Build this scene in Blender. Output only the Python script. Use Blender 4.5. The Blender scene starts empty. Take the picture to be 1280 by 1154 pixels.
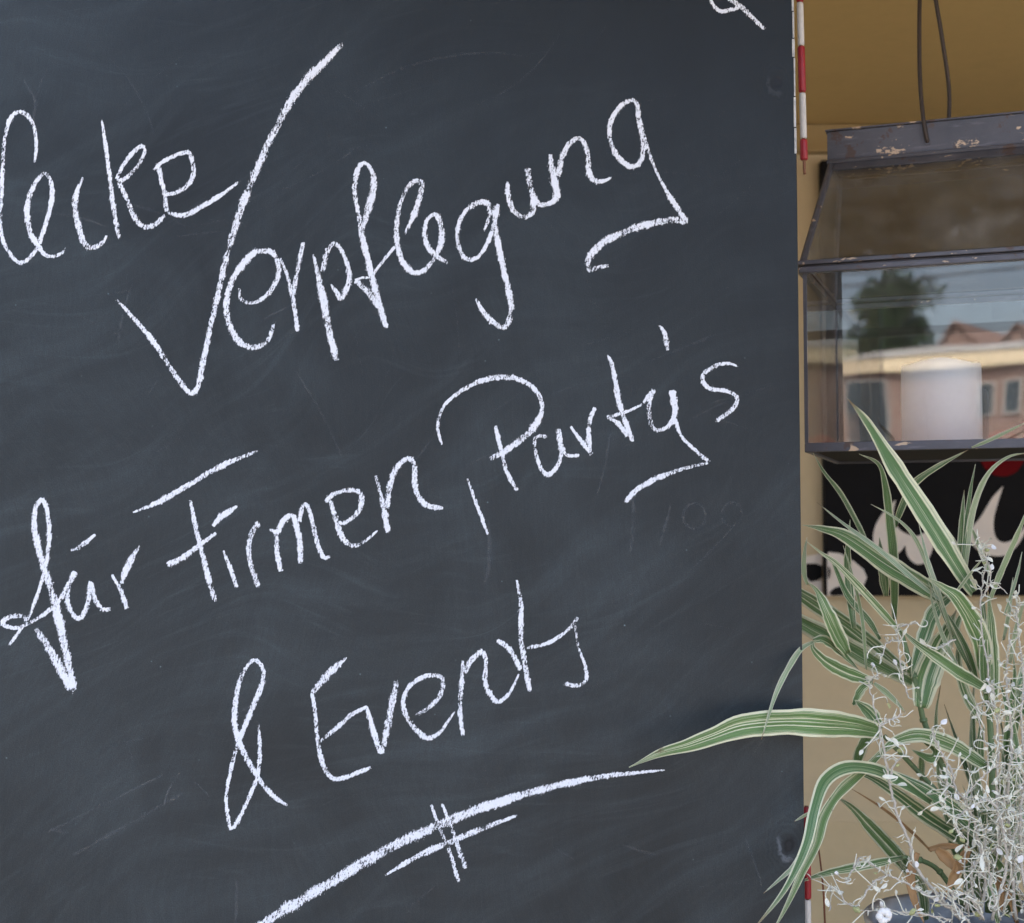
import bpy, bmesh, math, random
from mathutils import Vector, Matrix
from mathutils.geometry import tessellate_polygon
random.seed(7)
R = math.radians
scene = bpy.context.scene
COL = scene.collection

# ------------------------------------------------------------------ camera, sky, sun, exposure
cam_d = bpy.data.cameras.new('camera'); cam = bpy.data.objects.new('camera', cam_d); COL.objects.link(cam)
cam.location = (0, 0, 1.45); cam.rotation_euler = (R(93), 0, 0)
cam_d.sensor_width = 36; cam_d.lens = 36 * 1758 / 1280; cam_d.sensor_fit = 'HORIZONTAL'
cam_d.clip_start = 0.05; cam_d.clip_end = 2000
cam_d.dof.use_dof = True; cam_d.dof.focus_distance = 1.33; cam_d.dof.aperture_fstop = 8
scene.camera = cam

SUN_EL, SUN_AZ = 62, 12          # the sun stands behind the building, veiled by thin cloud
world = bpy.data.worlds.new('World'); scene.world = world; world.use_nodes = True
wn = world.node_tree.nodes; wl = world.node_tree.links
bg = wn['Background']; sky = wn.new('ShaderNodeTexSky'); sky.sky_type = 'NISHITA'; sky.sun_disc = False
sky.sun_elevation = R(SUN_EL); sky.sun_rotation = R(SUN_AZ)
sky.air_density = 1.0; sky.dust_density = 10.0; sky.ozone_density = 1.0; sky.altitude = 50
wl.new(sky.outputs[0], bg.inputs['Color']); bg.inputs['Strength'].default_value = 0.15
sun_d = bpy.data.lights.new('sun', 'SUN'); sun = bpy.data.objects.new('sun', sun_d); COL.objects.link(sun)
sun_d.energy = 2.0; sun_d.angle = R(10); sun_d.color = (1, 0.94, 0.86)
sun.rotation_euler = (R(-(90 - SUN_EL)), 0, R(-SUN_AZ)); sun.location = (0, 20, 30)
vs = scene.view_settings
vs.view_transform = 'Standard'; vs.look = 'None'; vs.gamma = 1; vs.use_curve_mapping = False
vs.exposure = 2.68
scene.render.engine = 'CYCLES'
scene.cycles.max_bounces = 10; scene.cycles.transparent_max_bounces = 24

# ------------------------------------------------------------------ node helpers
class M:
    def __init__(s, name):
        s.m = bpy.data.materials.new(name); s.m.use_nodes = True
        s.t = s.m.node_tree; s.b = s.t.nodes['Principled BSDF']; s.out = s.t.nodes['Material Output']
    def n(s, typ, **kw):
        nd = s.t.nodes.new(typ)
        for k, v in kw.items():
            if k[0] == '_': nd.inputs[k[1:].replace('_', ' ')].default_value = v
            else: setattr(nd, k, v)
        return nd
    def l(s, a, b): s.t.links.new(a, b); return b
    def setv(s, sock, v):
        if hasattr(v, 'is_output') or isinstance(v, bpy.types.NodeSocket): s.t.links.new(v, sock)
        else: sock.default_value = v
    def math(s, op, a, b=0.0, c=0.0, clamp=False):
        nd = s.n('ShaderNodeMath', operation=op, use_clamp=clamp)
        s.setv(nd.inputs[0], a); s.setv(nd.inputs[1], b)
        if op in ('MULTIPLY_ADD', 'SMOOTH_MIN', 'COMPARE'): s.setv(nd.inputs[2], c)
        return nd.outputs[0]
    def ss(s, x, lo, hi, a=0.0, b=1.0):
        nd = s.n('ShaderNodeMapRange', interpolation_type='SMOOTHSTEP')
        s.setv(nd.inputs['Value'], x); s.setv(nd.inputs['From Min'], lo); s.setv(nd.inputs['From Max'], hi)
        s.setv(nd.inputs['To Min'], a); s.setv(nd.inputs['To Max'], b); return nd.outputs[0]
    def mix(s, f, a, b, blend='MIX'):
        nd = s.n('ShaderNodeMix', data_type='RGBA', blend_type=blend)
        s.setv(nd.inputs[0], f)
        for k, v in ((6, a), (7, b)):
            s.setv(nd.inputs[k], (*v, 1) if isinstance(v, tuple) and len(v) == 3 else v)
        return nd.outputs[2]
    def obj(s): return s.n('ShaderNodeTexCoord').outputs['Object']
    def uv(s):
        sep = s.n('ShaderNodeSeparateXYZ'); s.l(s.n('ShaderNodeTexCoord').outputs['UV'], sep.inputs[0]); return sep.outputs
    def xyz(s, v):
        sep = s.n('ShaderNodeSeparateXYZ'); s.l(v, sep.inputs[0]); return sep.outputs
    def vec(s, x, y, z):
        c = s.n('ShaderNodeCombineXYZ')
        for i, v in enumerate((x, y, z)): s.setv(c.inputs[i], v)
        return c.outputs[0]
    def map(s, v, scale=(1, 1, 1), rot=(0, 0, 0), loc=(0, 0, 0), typ='POINT'):
        nd = s.n('ShaderNodeMapping', vector_type=typ)
        s.l(v, nd.inputs['Vector']); nd.inputs['Scale'].default_value = scale
        nd.inputs['Rotation'].default_value = rot; nd.inputs['Location'].default_value = loc
        return nd.outputs[0]
    def noise(s, v, scale, detail=3, rough=.55, dist=0):
        nd = s.n('ShaderNodeTexNoise', _Scale=scale, _Detail=detail, _Roughness=rough, _Distortion=dist)
        s.l(v, nd.inputs['Vector']); return nd.outputs['Fac']
    def bump(s, h, strength, dist=.001):
        nd = s.n('ShaderNodeBump', _Strength=strength, _Distance=dist)
        s.l(h, nd.inputs['Height']); s.l(nd.outputs[0], s.b.inputs['Normal'])
    def rnd(s): return s.n('ShaderNodeObjectInfo').outputs['Random']
    def set(s, **kw):
        for k, v in kw.items():
            sk = s.b.inputs[k.replace('_', ' ')]
            s.setv(sk, (*v, 1) if isinstance(v, tuple) and len(v) == 3 and sk.type == 'RGBA' else v)
        return s

def plain(name, col, rough=.6, metal=0, var=.15, scale=20, bump=0, bscale=200, spec=.5):
    m = M(name); o = m.obj()
    f = m.noise(o, scale, 5, .6)
    d = tuple(c * (1 - var) for c in col); u = tuple(min(1, c * (1 + var)) for c in col)
    m.set(Base_Color=m.mix(f, d, u), Roughness=rough, Metallic=metal, Specular_IOR_Level=spec)
    if bump: m.bump(m.noise(o, bscale, 4), bump)
    return m.m

# ------------------------------------------------------------------ materials
def mat_board():
    m = M('slate_paint'); o = m.obj(); x, y, z = m.xyz(o)
    # wiped chalk dust: long diagonal wipes, vertical brush grain, cloudy patches, specks
    wn_ = m.n('ShaderNodeTexNoise', _Scale=1.9, _Detail=2.0); m.l(o, wn_.inputs['Vector'])
    wv = m.n('ShaderNodeVectorMath', operation='MULTIPLY_ADD'); m.l(wn_.outputs['Color'], wv.inputs[0]); wv.inputs[1].default_value = (.42, 0, .42); m.l(o, wv.inputs[2]); ow = wv.outputs[0]   # bent hand sweeps
    wipe = m.noise(m.map(m.map(ow, rot=(0, R(30), 0)), (3.4, 1, 30)), 1.0, 5, .62, .6)
    wipe2 = m.noise(m.map(m.map(ow, rot=(0, R(12), 0)), (7.0, 1, 90)), 1.0, 3, .6, .3)
    cloud = m.noise(o, 5.5, 5, .6, .8)
    big = m.noise(o, 1.6, 2, .5)
    grain = m.noise(m.map(ow, (330, 1, 48)), 1.0, 4, .7)
    fine = m.noise(o, 900, 2, .6)
    dust = m.math('ADD', m.math('MULTIPLY', m.ss(wipe, .42, .80), .030), m.math('MULTIPLY', m.ss(cloud, .30, .75), .034))
    dust = m.math('ADD', dust, m.math('MULTIPLY', m.ss(wipe2, .54, .76), .020))
    dust = m.math('ADD', dust, m.math('MULTIPLY', m.ss(big, .25, .65), .030))
    # dust thins towards the top right, painting that corner's darker shading into the colour
    dust_shade = m.ss(m.math('ADD', m.math('ADD', m.math('MULTIPLY', x, -.62), m.math('MULTIPLY', z, -.85)), m.math('MULTIPLY', m.math('SUBTRACT', m.noise(o, 3.2, 3, .6, .5), .5), .55)), -1.85, -1.2, .10, 1.5)
    dust = m.math('MULTIPLY', dust, dust_shade)
    dust = m.math('MULTIPLY', dust, m.math('ADD', .62, m.math('MULTIPLY', grain, .8)))
    dust = m.math('MULTIPLY', dust, m.math('ADD', .10, m.math('MULTIPLY', fine, 1.8)))
    vor = m.n('ShaderNodeTexVoronoi', _Scale=70.0); m.l(o, vor.inputs['Vector'])
    speck = m.math('MULTIPLY', m.ss(vor.outputs['Distance'], .0, .085, .45, 0), m.ss(m.noise(o, 26, 2), .55, .7))
    dust = m.math('ADD', dust, m.math('MULTIPLY', speck, m.math('ADD', .1, m.math('MULTIPLY', dust_shade, .8))))
    # thin scratches left by the wiping
    scr = m.noise(m.map(m.map(ow, rot=(0, R(38), 0)), (6, 1, 380)), 1.0, 2, .5, .9)
    dust = m.math('ADD', dust, m.math('MULTIPLY', m.ss(scr, .71, .80), .030))
    base = m.mix(m.noise(o, 9, 3), (.0048, .0066, .0074), (.0072, .0096, .0108))
    col = m.mix(m.math('MULTIPLY', dust, .60), base, (.44, .585, .645))
    # two knots under the paint
    kn_h = None
    for kx, kz, kr in ((.2525, 1.881, .010), (.2560, 1.163, .011)):
        d = m.math('SQRT', m.math('ADD', m.math('POWER', m.math('SUBTRACT', x, kx), 2), m.math('POWER', m.math('MULTIPLY', m.math('SUBTRACT', z, kz), .72), 2)))
        d = m.math('ADD', d, m.math('MULTIPLY', m.math('SUBTRACT', m.noise(o, 90, 2), .5), .010))
        core = m.ss(d, kr * .35, kr * .7, 1, 0)
        ring = m.math('MULTIPLY', m.ss(d, kr * .55, kr * .72), m.ss(d, kr * .80, kr * 1.15, 1, 0))
        ring = m.math('MULTIPLY', ring, m.ss(m.math('ADD', m.math('MULTIPLY', m.math('SUBTRACT', kx, x), 1.0), m.math('MULTIPLY', m.math('SUBTRACT', kz, z), .8)), .0, .007))
        rings = m.math('MULTIPLY', m.math('ADD', .5, m.math('MULTIPLY', m.math('SINE', m.math('MULTIPLY', d, 1500)), .5)), m.ss(d, kr * 1.0, kr * 3.0, 1, 0))
        col = m.mix(m.math('MULTIPLY', core, .7), col, (.006, .006, .008))
        amt = .07 if kz < 1.5 else .012
        col = m.mix(m.math('MULTIPLY', m.math('MULTIPLY', ring, m.ss(m.noise(o, 160, 3), .36, .56)), amt * 2.2), col, (.6, .64, .7))
        col = m.mix(m.math('MULTIPLY', rings, amt * .16), col, (.6, .64, .7))
        h = m.math('SUBTRACT', m.math('MULTIPLY', rings, .35), m.math('MULTIPLY', core, 1.2))
        kn_h = h if kn_h is None else m.math('ADD', kn_h, h)
    rough = m.math('ADD', .36, m.math('MULTIPLY', m.noise(m.map(ow, (90, 1, 20)), 1, 3), .14))
    m.set(Base_Color=col, Roughness=rough, Specular_IOR_Level=.32)
    h = m.math('ADD', m.math('MULTIPLY', grain, .22), m.math('ADD', m.math('MULTIPLY', fine, .45), m.math('MULTIPLY', kn_h, 1.2)))
    m.bump(h, .32, .0006)
    return m.m

def mat_chalk(name, lo, hi, alpha=1.0, col=(.80, .815, .85)):
    m = M(name); o = m.obj(); uv = m.uv()
    e = m.math('ABSOLUTE', m.math('MULTIPLY_ADD', uv[1], 2.0, -1.0))          # 0 centre .. 1 edge
    g1 = m.noise(m.map(m.map(o, rot=(0, R(-12), 0)), (640, 1, 190)), 1, 3, .65)
    g2 = m.noise(o, 800, 3, .65)
    g = m.math('ADD', m.math('MULTIPLY', g1, .6), m.math('MULTIPLY', g2, .4))
    press = m.noise(o, 42, 3, .6)
    thr = m.ss(e, .30, 1.0, lo, hi)
    thr = m.math('ADD', thr, m.math('MULTIPLY', m.math('SUBTRACT', press, .5), -.52))
    endf = m.math('MINIMUM', uv[0], m.math('SUBTRACT', 1.0, uv[0]))
    thr = m.math('ADD', thr, m.ss(endf, .0, .03, .10, 0))
    a = m.ss(m.math('SUBTRACT', g, thr), -.055, .075)
    if alpha < 1: a = m.math('MULTIPLY', a, alpha)
    c = m.mix(m.noise(o, 700, 3), tuple(v * .9 for v in col), col)
    m.set(Base_Color=c, Roughness=.95, Specular_IOR_Level=.1, Alpha=a)
    m.bump(g, .6, .0006)
    return m.m

def mat_leaf(name, green, cream, back=1.0):
    m = M(name); uv = m.uv(); r = m.rnd(); o = m.obj()
    u = uv[0]; e = m.math('ABSOLUTE', m.math('MULTIPLY_ADD', u, 2.0, -1.0))
    w = m.noise(m.vec(m.math('MULTIPLY', u, 9.0), m.math('MULTIPLY', uv[1], .35), m.math('MULTIPLY', r, 60.0)), 1.0, 2, .5)
    w2 = m.noise(m.vec(m.math('MULTIPLY', u, 30.0), m.math('MULTIPLY', uv[1], 1.2), m.math('MULTIPLY', r, 31.0)), 1.0, 2, .5)
    stripe = m.math('MAXIMUM', m.math('MULTIPLY', m.ss(w, .55, .62), .9), m.math('MULTIPLY', m.ss(w2, .58, .68), .6))
    edge = m.ss(m.math('ADD', e, m.math('MULTIPLY', m.math('SUBTRACT', w, .5), .30)), m.math('SUBTRACT', .78, m.math('MULTIPLY', r, .14)), .84)
    f = m.math('MAXIMUM', stripe, edge)
    tip = m.ss(uv[1], .82, 1.0, 0, .45)
    f = m.math('MAXIMUM', f, tip)
    g = m.mix(m.noise(o, 35, 3), tuple(c * .72 for c in green), tuple(c * 1.3 for c in green))
    g = m.mix(m.ss(m.math('FRACT', m.math('MULTIPLY', r, 7.3)), .2, .9, 0, .75), g, m.mix(m.noise(o, 30, 3), (green[0]*.55, green[1]*.75, green[2]*1.05), (green[0]*.8, green[1]*1.0, green[2]*1.4)))
    g = m.mix(m.math('MULTIPLY', m.ss(w2, .3, .6), .35), g, tuple(c * 1.5 for c in green))
    cr = m.mix(m.noise(o, 60, 3), cream, tuple(c * .8 for c in cream))
    cr = m.mix(m.ss(m.noise(o, 18, 3), .60, .72, 0, .35), cr, (.48, .42, .22))
    col = m.mix(f, g, cr)
    brown = m.math('MULTIPLY', m.ss(uv[1], .90, 1.0), m.ss(r, .45, .7))
    col = m.mix(brown, col, (.30, .19, .09))
    blot = m.math('MULTIPLY', m.ss(m.noise(o, 130, 3), .66, .72), m.ss(m.noise(o, 14, 2), .50, .62))
    col = m.mix(m.math('MULTIPLY', blot, .7), col, (.20, .13, .06))
    m.set(Base_Color=col, Roughness=.36, Specular_IOR_Level=.6)
    m.bump(m.math('ADD', w2, m.math('MULTIPLY', m.math('SINE', m.math('MULTIPLY', u, 70.0)), .25)), .8, .0008)
    tr = m.n('ShaderNodeBsdfTranslucent'); m.l(col, tr.inputs['Color'])
    mx = m.n('ShaderNodeMixShader'); mx.inputs[0].default_value = .15
    m.l(m.b.outputs[0], mx.inputs[1]); m.l(tr.outputs[0], mx.inputs[2]); m.l(mx.outputs[0], m.out.inputs['Surface'])
    return m.m

def mat_glass(name='window_glass', dirt=1.0, rough=.006):
    m = M(name); o = m.obj()
    lw = m.n('ShaderNodeLayerWeight', _Blend=.5)
    f = m.math('ADD', .078, m.math('MULTIPLY', m.math('POWER', lw.outputs['Facing'], 5.0), .94))
    gl = m.n('ShaderNodeBsdfGlossy', _Roughness=rough); gl.inputs['Color'].default_value = (1, 1, 1, 1)
    bp = m.n('ShaderNodeBump', _Strength=.018, _Distance=.01); m.l(m.noise(o, 7, 1), bp.inputs['Height']); m.l(bp.outputs[0], gl.inputs['Normal'])
    tr = m.n('ShaderNodeBsdfTransparent'); tr.inputs['Color'].default_value = (.955, .965, .96, 1)
    mx = m.n('ShaderNodeMixShader'); m.l(f, mx.inputs[0]); m.l(tr.outputs[0], mx.inputs[1]); m.l(gl.outputs[0], mx.inputs[2])
    # a film of dust and a few dried drops
    di = m.n('ShaderNodeBsdfDiffuse'); di.inputs['Color'].default_value = (.5, .48, .45, 1)
    df = m.math('ADD', m.ss(m.noise(o, 14, 5, .7), .40, .8, .004*dirt, .05*dirt), m.ss(m.noise(m.map(o, (60, 60, 9)), 1, 4, .7), .60, .75, 0, .05*dirt))
    m2 = m.n('ShaderNodeMixShader'); m.l(df, m2.inputs[0]); m.l(mx.outputs[0], m2.inputs[1]); m.l(di.outputs[0], m2.inputs[2])
    m.l(m2.outputs[0], m.out.inputs['Surface'])
    return m.m

def mat_oldmetal():
    m = M('old_lantern_metal'); o = m.obj()
    n1 = m.noise(o, 16, 5, .65); n2 = m.noise(m.map(o, (25, 60, 160)), 1, 4, .65)
    col = m.mix(n1, (.050, .050, .058), (.14, .14, .16))
    col = m.mix(m.ss(n2, .55, .72, 0, .5), col, (.20, .19, .22))
    rust = m.ss(m.noise(o, 31, 5, .7), .60, .66)
    col = m.mix(m.math('MULTIPLY', rust, .65), col, (.10, .052, .030))
    chip = m.ss(m.noise(m.map(o, (28, 40, 70)), 1, 4, .6, .4), .64, .67)
    x, y, z = m.xyz(o)       # two bare patches where the paint came off above the roof bead
    for px_, pw in ((.098, .028), (.190, .018)):
        d = m.math('ADD', m.math('POWER', m.math('DIVIDE', m.math('SUBTRACT', x, px_), pw), 2), m.math('POWER', m.math('DIVIDE', m.math('SUBTRACT', z, .3875), .0075), 2))
        chip = m.math('MAXIMUM', chip, m.ss(m.math('SUBTRACT', m.noise(m.map(o, (170, 60, 330)), 1, 4, .6), m.math('MULTIPLY', d, .16)), .47, .51))
    col = m.mix(chip, col, (.58, .44, .31))
    m.set(Base_Color=col, Roughness=m.math('ADD', .34, m.math('MULTIPLY', n1, .3)), Metallic=.35, Specular_IOR_Level=.5)
    m.bump(m.math('ADD', m.noise(o, 260, 4), m.math('MULTIPLY', chip, -.6)), .3, .001)
    return m.m

def mat_stucco(name, col, rough=.85):
    m = M(name); o = m.obj()
    f = m.math('ADD', m.math('MULTIPLY', m.noise(o, 2.2, 5, .6), .6), m.math('MULTIPLY', m.noise(o, 40, 4, .6), .4))
    c = m.mix(f, tuple(v * .84 for v in col), tuple(v * 1.12 for v in col))
    st = m.ss(m.noise(m.map(o, (9, 9, 1.4)), 1, 4, .6), .58, .8, 0, .22)
    c = m.mix(st, c, tuple(v * .6 for v in col))
    m.set(Base_Color=c, Roughness=rough, Specular_IOR_Level=.3)
    m.bump(m.math('ADD', m.noise(o, 420, 4), m.noise(o, 60, 3)), .22, .002)
    return m.m

def mat_zinc():
    m = M('zinc'); o = m.obj()
    v = m.n('ShaderNodeTexVoronoi', _Scale=60.0); m.l(o, v.inputs['Vector'])
    c = m.mix(v.outputs['Distance'], (.30, .33, .38), (.52, .55, .60))
    c = m.mix(m.ss(m.noise(o, 12, 5, .7), .5, .7, 0, .6), c, (.20, .21, .22))
    m.set(Base_Color=c, Metallic=.6, Roughness=m.math('ADD', .35, m.math('MULTIPLY', m.noise(o, 20, 4), .25)))
    return m.m

def mat_brick():
    m = M('brick'); o = m.obj()
    b = m.n('ShaderNodeTexBrick'); b.inputs['Color1'].default_value = (.085, .045, .036, 1); b.inputs['Color2'].default_value = (.12, .06, .048, 1)
    b.inputs['Mortar'].default_value = (.35, .31, .28, 1); b.inputs['Scale'].default_value = 4.0; b.inputs['Mortar Size'].default_value = .015
    m.l(m.map(o, rot=(R(90), 0, 0)), b.inputs['Vector'])
    m.set(Base_Color=b.outputs['Color'], Roughness=.9)
    return m.m

def mat_pavers():
    m = M('pavers'); o = m.obj()
    b = m.n('ShaderNodeTexBrick'); b.inputs['Color1'].default_value = (.13, .122, .115, 1); b.inputs['Color2'].default_value = (.17, .158, .148, 1)
    b.inputs['Mortar'].default_value = (.07, .065, .06, 1); b.inputs['Scale'].default_value = 2.6; b.inputs['Mortar Size'].default_value = .02
    b.inputs['Brick Width'].default_value = .52; b.inputs['Row Height'].default_value = .5
    m.l(o, b.inputs['Vector'])
    c = m.mix(m.noise(o, 1.3, 5, .6), b.outputs['Color'], (.14, .132, .12)); 
    m.set(Base_Color=c, Roughness=.85); m.bump(b.outputs['Fac'], -.4, .01)
    return m.m

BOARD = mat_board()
CHALK_M = mat_chalk('chalk', .425, .66)
SCRATCH_M = mat_chalk('wiping_scratches', .48, .62, .030)
SMEAR_M = mat_chalk('wiped_chalk', .46, .60, .036)
GREEN = mat_leaf('variegated_leaf', (.125, .225, .068), (.90, .90, .62))
PALE = mat_leaf('pale_leaf', (.34, .44, .22), (.88, .88, .66))
DRY = plain('dry_leaf', (.36, .21, .09), .7, var=.35, scale=60, bump=.3)
REDDRY = plain('dry_stem', (.20, .075, .035), .7, var=.3, scale=60)
CANE = plain('green_cane', (.13, .20, .09), .5, var=.3, scale=50)
SILVER = plain('silver_felt', (.74, .73, .61), .9, var=.30, scale=60, bump=.4, bscale=900)
SILVERSTEM = plain('silver_stem', (.52, .48, .41), .9, var=.35, scale=150, bump=.4, bscale=900)
BUD = plain('yellow_green_bud', (.40, .42, .20), .85, var=.25, scale=90)
WHITEBUD = plain('white_flower', (.80, .79, .76), .85, var=.08, scale=90)
GLASS = mat_glass(); SOOTY = mat_glass('sooty_roof_glass', 3.0, .16); ROOFGLASS = mat_glass('dusty_roof_glass', 2.6); OLDM = mat_oldmetal(); ZINC = mat_zinc()
WALLM = mat_stucco('ochre_stucco', (.62, .50, .305)); PLINTHM = mat_stucco('ochre_stucco_plinth', (.60, .48, .28))
CEILM = mat_stucco('ochre_ceiling', (.60, .42, .165)); CORNM = mat_stucco('ochre_cornice', (.36, .26, .12))
SIGNB = plain('sign_black', (.0075, .0072, .0075), .7, var=.3, scale=30, bump=.08, spec=.12)
SIGNC = plain('sign_cream', (.74, .67, .58), .7, var=.12, scale=30)
SIGNR = plain('sign_red', (.115, .003, .005), .8, var=.12, scale=40, spec=.1)
RED = plain('red_paint', (.33, .018, .024), .42, var=.30, scale=160, bump=.25, bscale=500)
WHITE = plain('white_paint', (.62, .58, .52), .45, var=.18, scale=140, bump=.25, bscale=500)
EDGE = plain('peeling_edge', (.46, .45, .42), .7, var=.7, scale=110, bump=.4, bscale=400)
RUST = plain('rusty_pin', (.20, .085, .04), .7, var=.4, scale=300)
PLY = plain('bare_plywood', (.42, .31, .19), .7, var=.2, scale=9)
DARKW = plain('dark_edge', (.020, .020, .022), .6)
WAX = plain('candle_wax', (.70, .72, .75), .45, var=.06)
WIRE = plain('wire', (.055, .040, .032), .5, .3, var=.3, scale=90)
BRICK = mat_brick(); PAVE = mat_pavers()
CREAM = plain('cream_render', (.44, .37, .26), .8); ROOFT = plain('roof_tiles', (.11, .065, .05), .8, var=.3)
WINF = plain('grey_frame', (.26, .25, .24), .5); PANE = plain('dark_pane', (.03, .04, .05), .15)
BARK = plain('bark', (.11, .08, .055), .9, var=.4, scale=12); LEAFG = plain('tree_leaf', (.045, .085, .030), .6, var=.4, scale=4)
CONC = plain('concrete', (.17, .165, .16), .8); SOIL = plain('soil', (.055, .038, .025), .95, var=.5, scale=60, bump=.6)
ROADM = plain('asphalt', (.07, .07, .072), .9, var=.2, scale=3)

# ------------------------------------------------------------------ mesh helpers
def tag(o, label=None, cat=None, group=None, kind=None):
    for k, v in (('label', label), ('category', cat), ('group', group), ('kind', kind)):
        if v: o[k] = v
    return o
def empty(name, loc, rz=0, label=None, cat=None, group=None):
    o = bpy.data.objects.new(name, None); COL.objects.link(o); o.location = loc; o.rotation_euler = (0, 0, rz)
    o.empty_display_size = .05
    return tag(o, label, cat, group)
def link(name, bm, mat, parent=None, smooth=False, bevel=0, local=True):
    me = bpy.data.meshes.new(name); bm.normal_update(); bm.to_mesh(me); bm.free()
    for m_ in (mat if isinstance(mat, (list, tuple)) else [mat]): me.materials.append(m_)
    if smooth:
        for p in me.polygons: p.use_smooth = True
    o = bpy.data.objects.new(name, me); COL.objects.link(o)
    if parent is not None:
        o.parent = parent
        if not local: o.matrix_parent_inverse = pinv(parent)
    if bevel:
        b = o.modifiers.new('bevel', 'BEVEL'); b.width = bevel; b.segments = 2; b.limit_method = 'ANGLE'
    return o
def pinv(p):
    return (Matrix.Translation(p.location) @ p.rotation_euler.to_matrix().to_4x4()).inverted()
def box(bm, x0, x1, y0, y1, z0, z1):
    v = [bm.verts.new(p) for p in ((x0,y0,z0),(x1,y0,z0),(x1,y1,z0),(x0,y1,z0),(x0,y0,z1),(x1,y0,z1),(x1,y1,z1),(x0,y1,z1))]
    for f in ((3,2,1,0),(4,5,6,7),(0,1,5,4),(1,2,6,5),(2,3,7,6),(3,0,4,7)): bm.faces.new([v[i] for i in f])
    return v
def boxo(name, ext, mat, parent=None, bevel=0):
    bm = bmesh.new(); box(bm, *ext); return link(name, bm, mat, parent, bevel=bevel)
def slab(bm, quad, n, t):
    """quad (4 points) thickened by t along n"""
    a = [bm.verts.new(p) for p in quad]; b = [bm.verts.new(Vector(p) + Vector(n) * t) for p in quad]
    bm.faces.new(a[::-1]); bm.faces.new(b)
    for i in range(4): bm.faces.new((a[i], a[(i+1)%4], b[(i+1)%4], b[i]))
def spline(pts, sub):
    """Catmull-Rom through pts (Vectors)"""
    P = [Vector(p) for p in pts]
    if len(P) == 2: P = [P[0], (P[0]+P[1])/2, P[1]]
    P = [P[0]*2 - P[1]] + P + [P[-1]*2 - P[-2]]
    out = []
    for i in range(1, len(P)-2):
        a, b, c, d = P[i-1:i+3]
        for k in range(sub):
            t = k/sub
            out.append(.5*((2*b) + (c-a)*t + (2*a-5*b+4*c-d)*t*t + (3*b-a-3*c+d)*t**3))
    out.append(P[-2]); return out
def tube(bm, pts, r0, r1=None, seg=6, cap=True):
    r1 = r0 if r1 is None else r1
    n = len(pts); up = Vector((.31, -.77, .56)); rings = []
    for i, p in enumerate(pts):
        t = (pts[min(i+1, n-1)] - pts[max(i-1, 0)])
        t = t.normalized() if t.length > 1e-9 else Vector((0, 0, 1))
        a = t.cross(up); a = a.normalized() if a.length > 1e-4 else t.orthogonal().normalized()
        b = t.cross(a); up = -b if False else up
        r = r0 + (r1-r0)*i/max(1, n-1)
        if hasattr(r0, '__call__'): r = r0(i/max(1, n-1))
        rings.append([bm.verts.new(p + (a*math.cos(2*math.pi*k/seg) + b*math.sin(2*math.pi*k/seg))*r) for k in range(seg)])
    for i in range(n-1):
        for k in range(seg):
            bm.faces.new((rings[i][k], rings[i][(k+1)%seg], rings[i+1][(k+1)%seg], rings[i+1][k]))
    if cap: bm.faces.new(rings[0][::-1]); bm.faces.new(rings[-1])
def lathe(bm, prof, seg=40, c=(0, 0)):
    rings = [[bm.verts.new((c[0]+r*math.cos(2*math.pi*k/seg), c[1]+r*math.sin(2*math.pi*k/seg), z)) for k in range(seg)] for r, z in prof]
    for i in range(len(rings)-1):
        for k in range(seg): bm.faces.new((rings[i][k], rings[i][(k+1)%seg], rings[i+1][(k+1)%seg], rings[i+1][k]))
    return rings

# ------------------------------------------------------------------ setting: ground, street
def sheet(name, x0, x1, y0, y1, z, mat):
    bm = bmesh.new(); v = [bm.verts.new(p) for p in ((x0,y0,z),(x1,y0,z),(x1,y1,z),(x0,y1,z))]; bm.faces.new(v)
    return tag(link(name, bm, mat), kind='structure')
sheet('ground', -400, 400, -500, 300, -.02, CONC)
sheet('pavement', -60, 60, -14, 12, 0, PAVE)
sheet('road', -200, 200, -30, -14.15, -.012, ROADM)
bm = bmesh.new(); box(bm, -60, 60, -14.15, -14, -.13, .0015); tag(link('kerb', bm, CONC), kind='structure')

# the snack bar building behind the board
bld = empty('snack_bar_building', (0, 2.8, 0), 0, 'ochre rendered snack bar building behind the blackboard, with a low brown soffit', 'building')
def bpart(name, ext, mat):
    x0, x1, y0, y1, z0, z1 = ext
    return boxo(name, (x0, x1, y0-2.8, y1-2.8, z0, z1), mat, bld)
bpart('wall', (-7, 7, 2.8, 3.05, 0, 6.5), WALLM)
bpart('plinth', (-7, 7, 2.797, 2.799, 0, .887), PLINTHM)
bpart('soffit', (-.30, 7, .75, 2.797, 2.276, 2.42), CEILM)
bpart('cornice', (-.30, 7, 2.782, 2.796, 2.226, 2.273), CORNM)
bpart('moulding', (-.30, 7, 2.772, 2.7955, 2.2155, 2.2235), CORNM)
bpart('roof_slab', (-7.3, 7.3, 2.4, 9, 6.503, 6.7), CONC)

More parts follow.
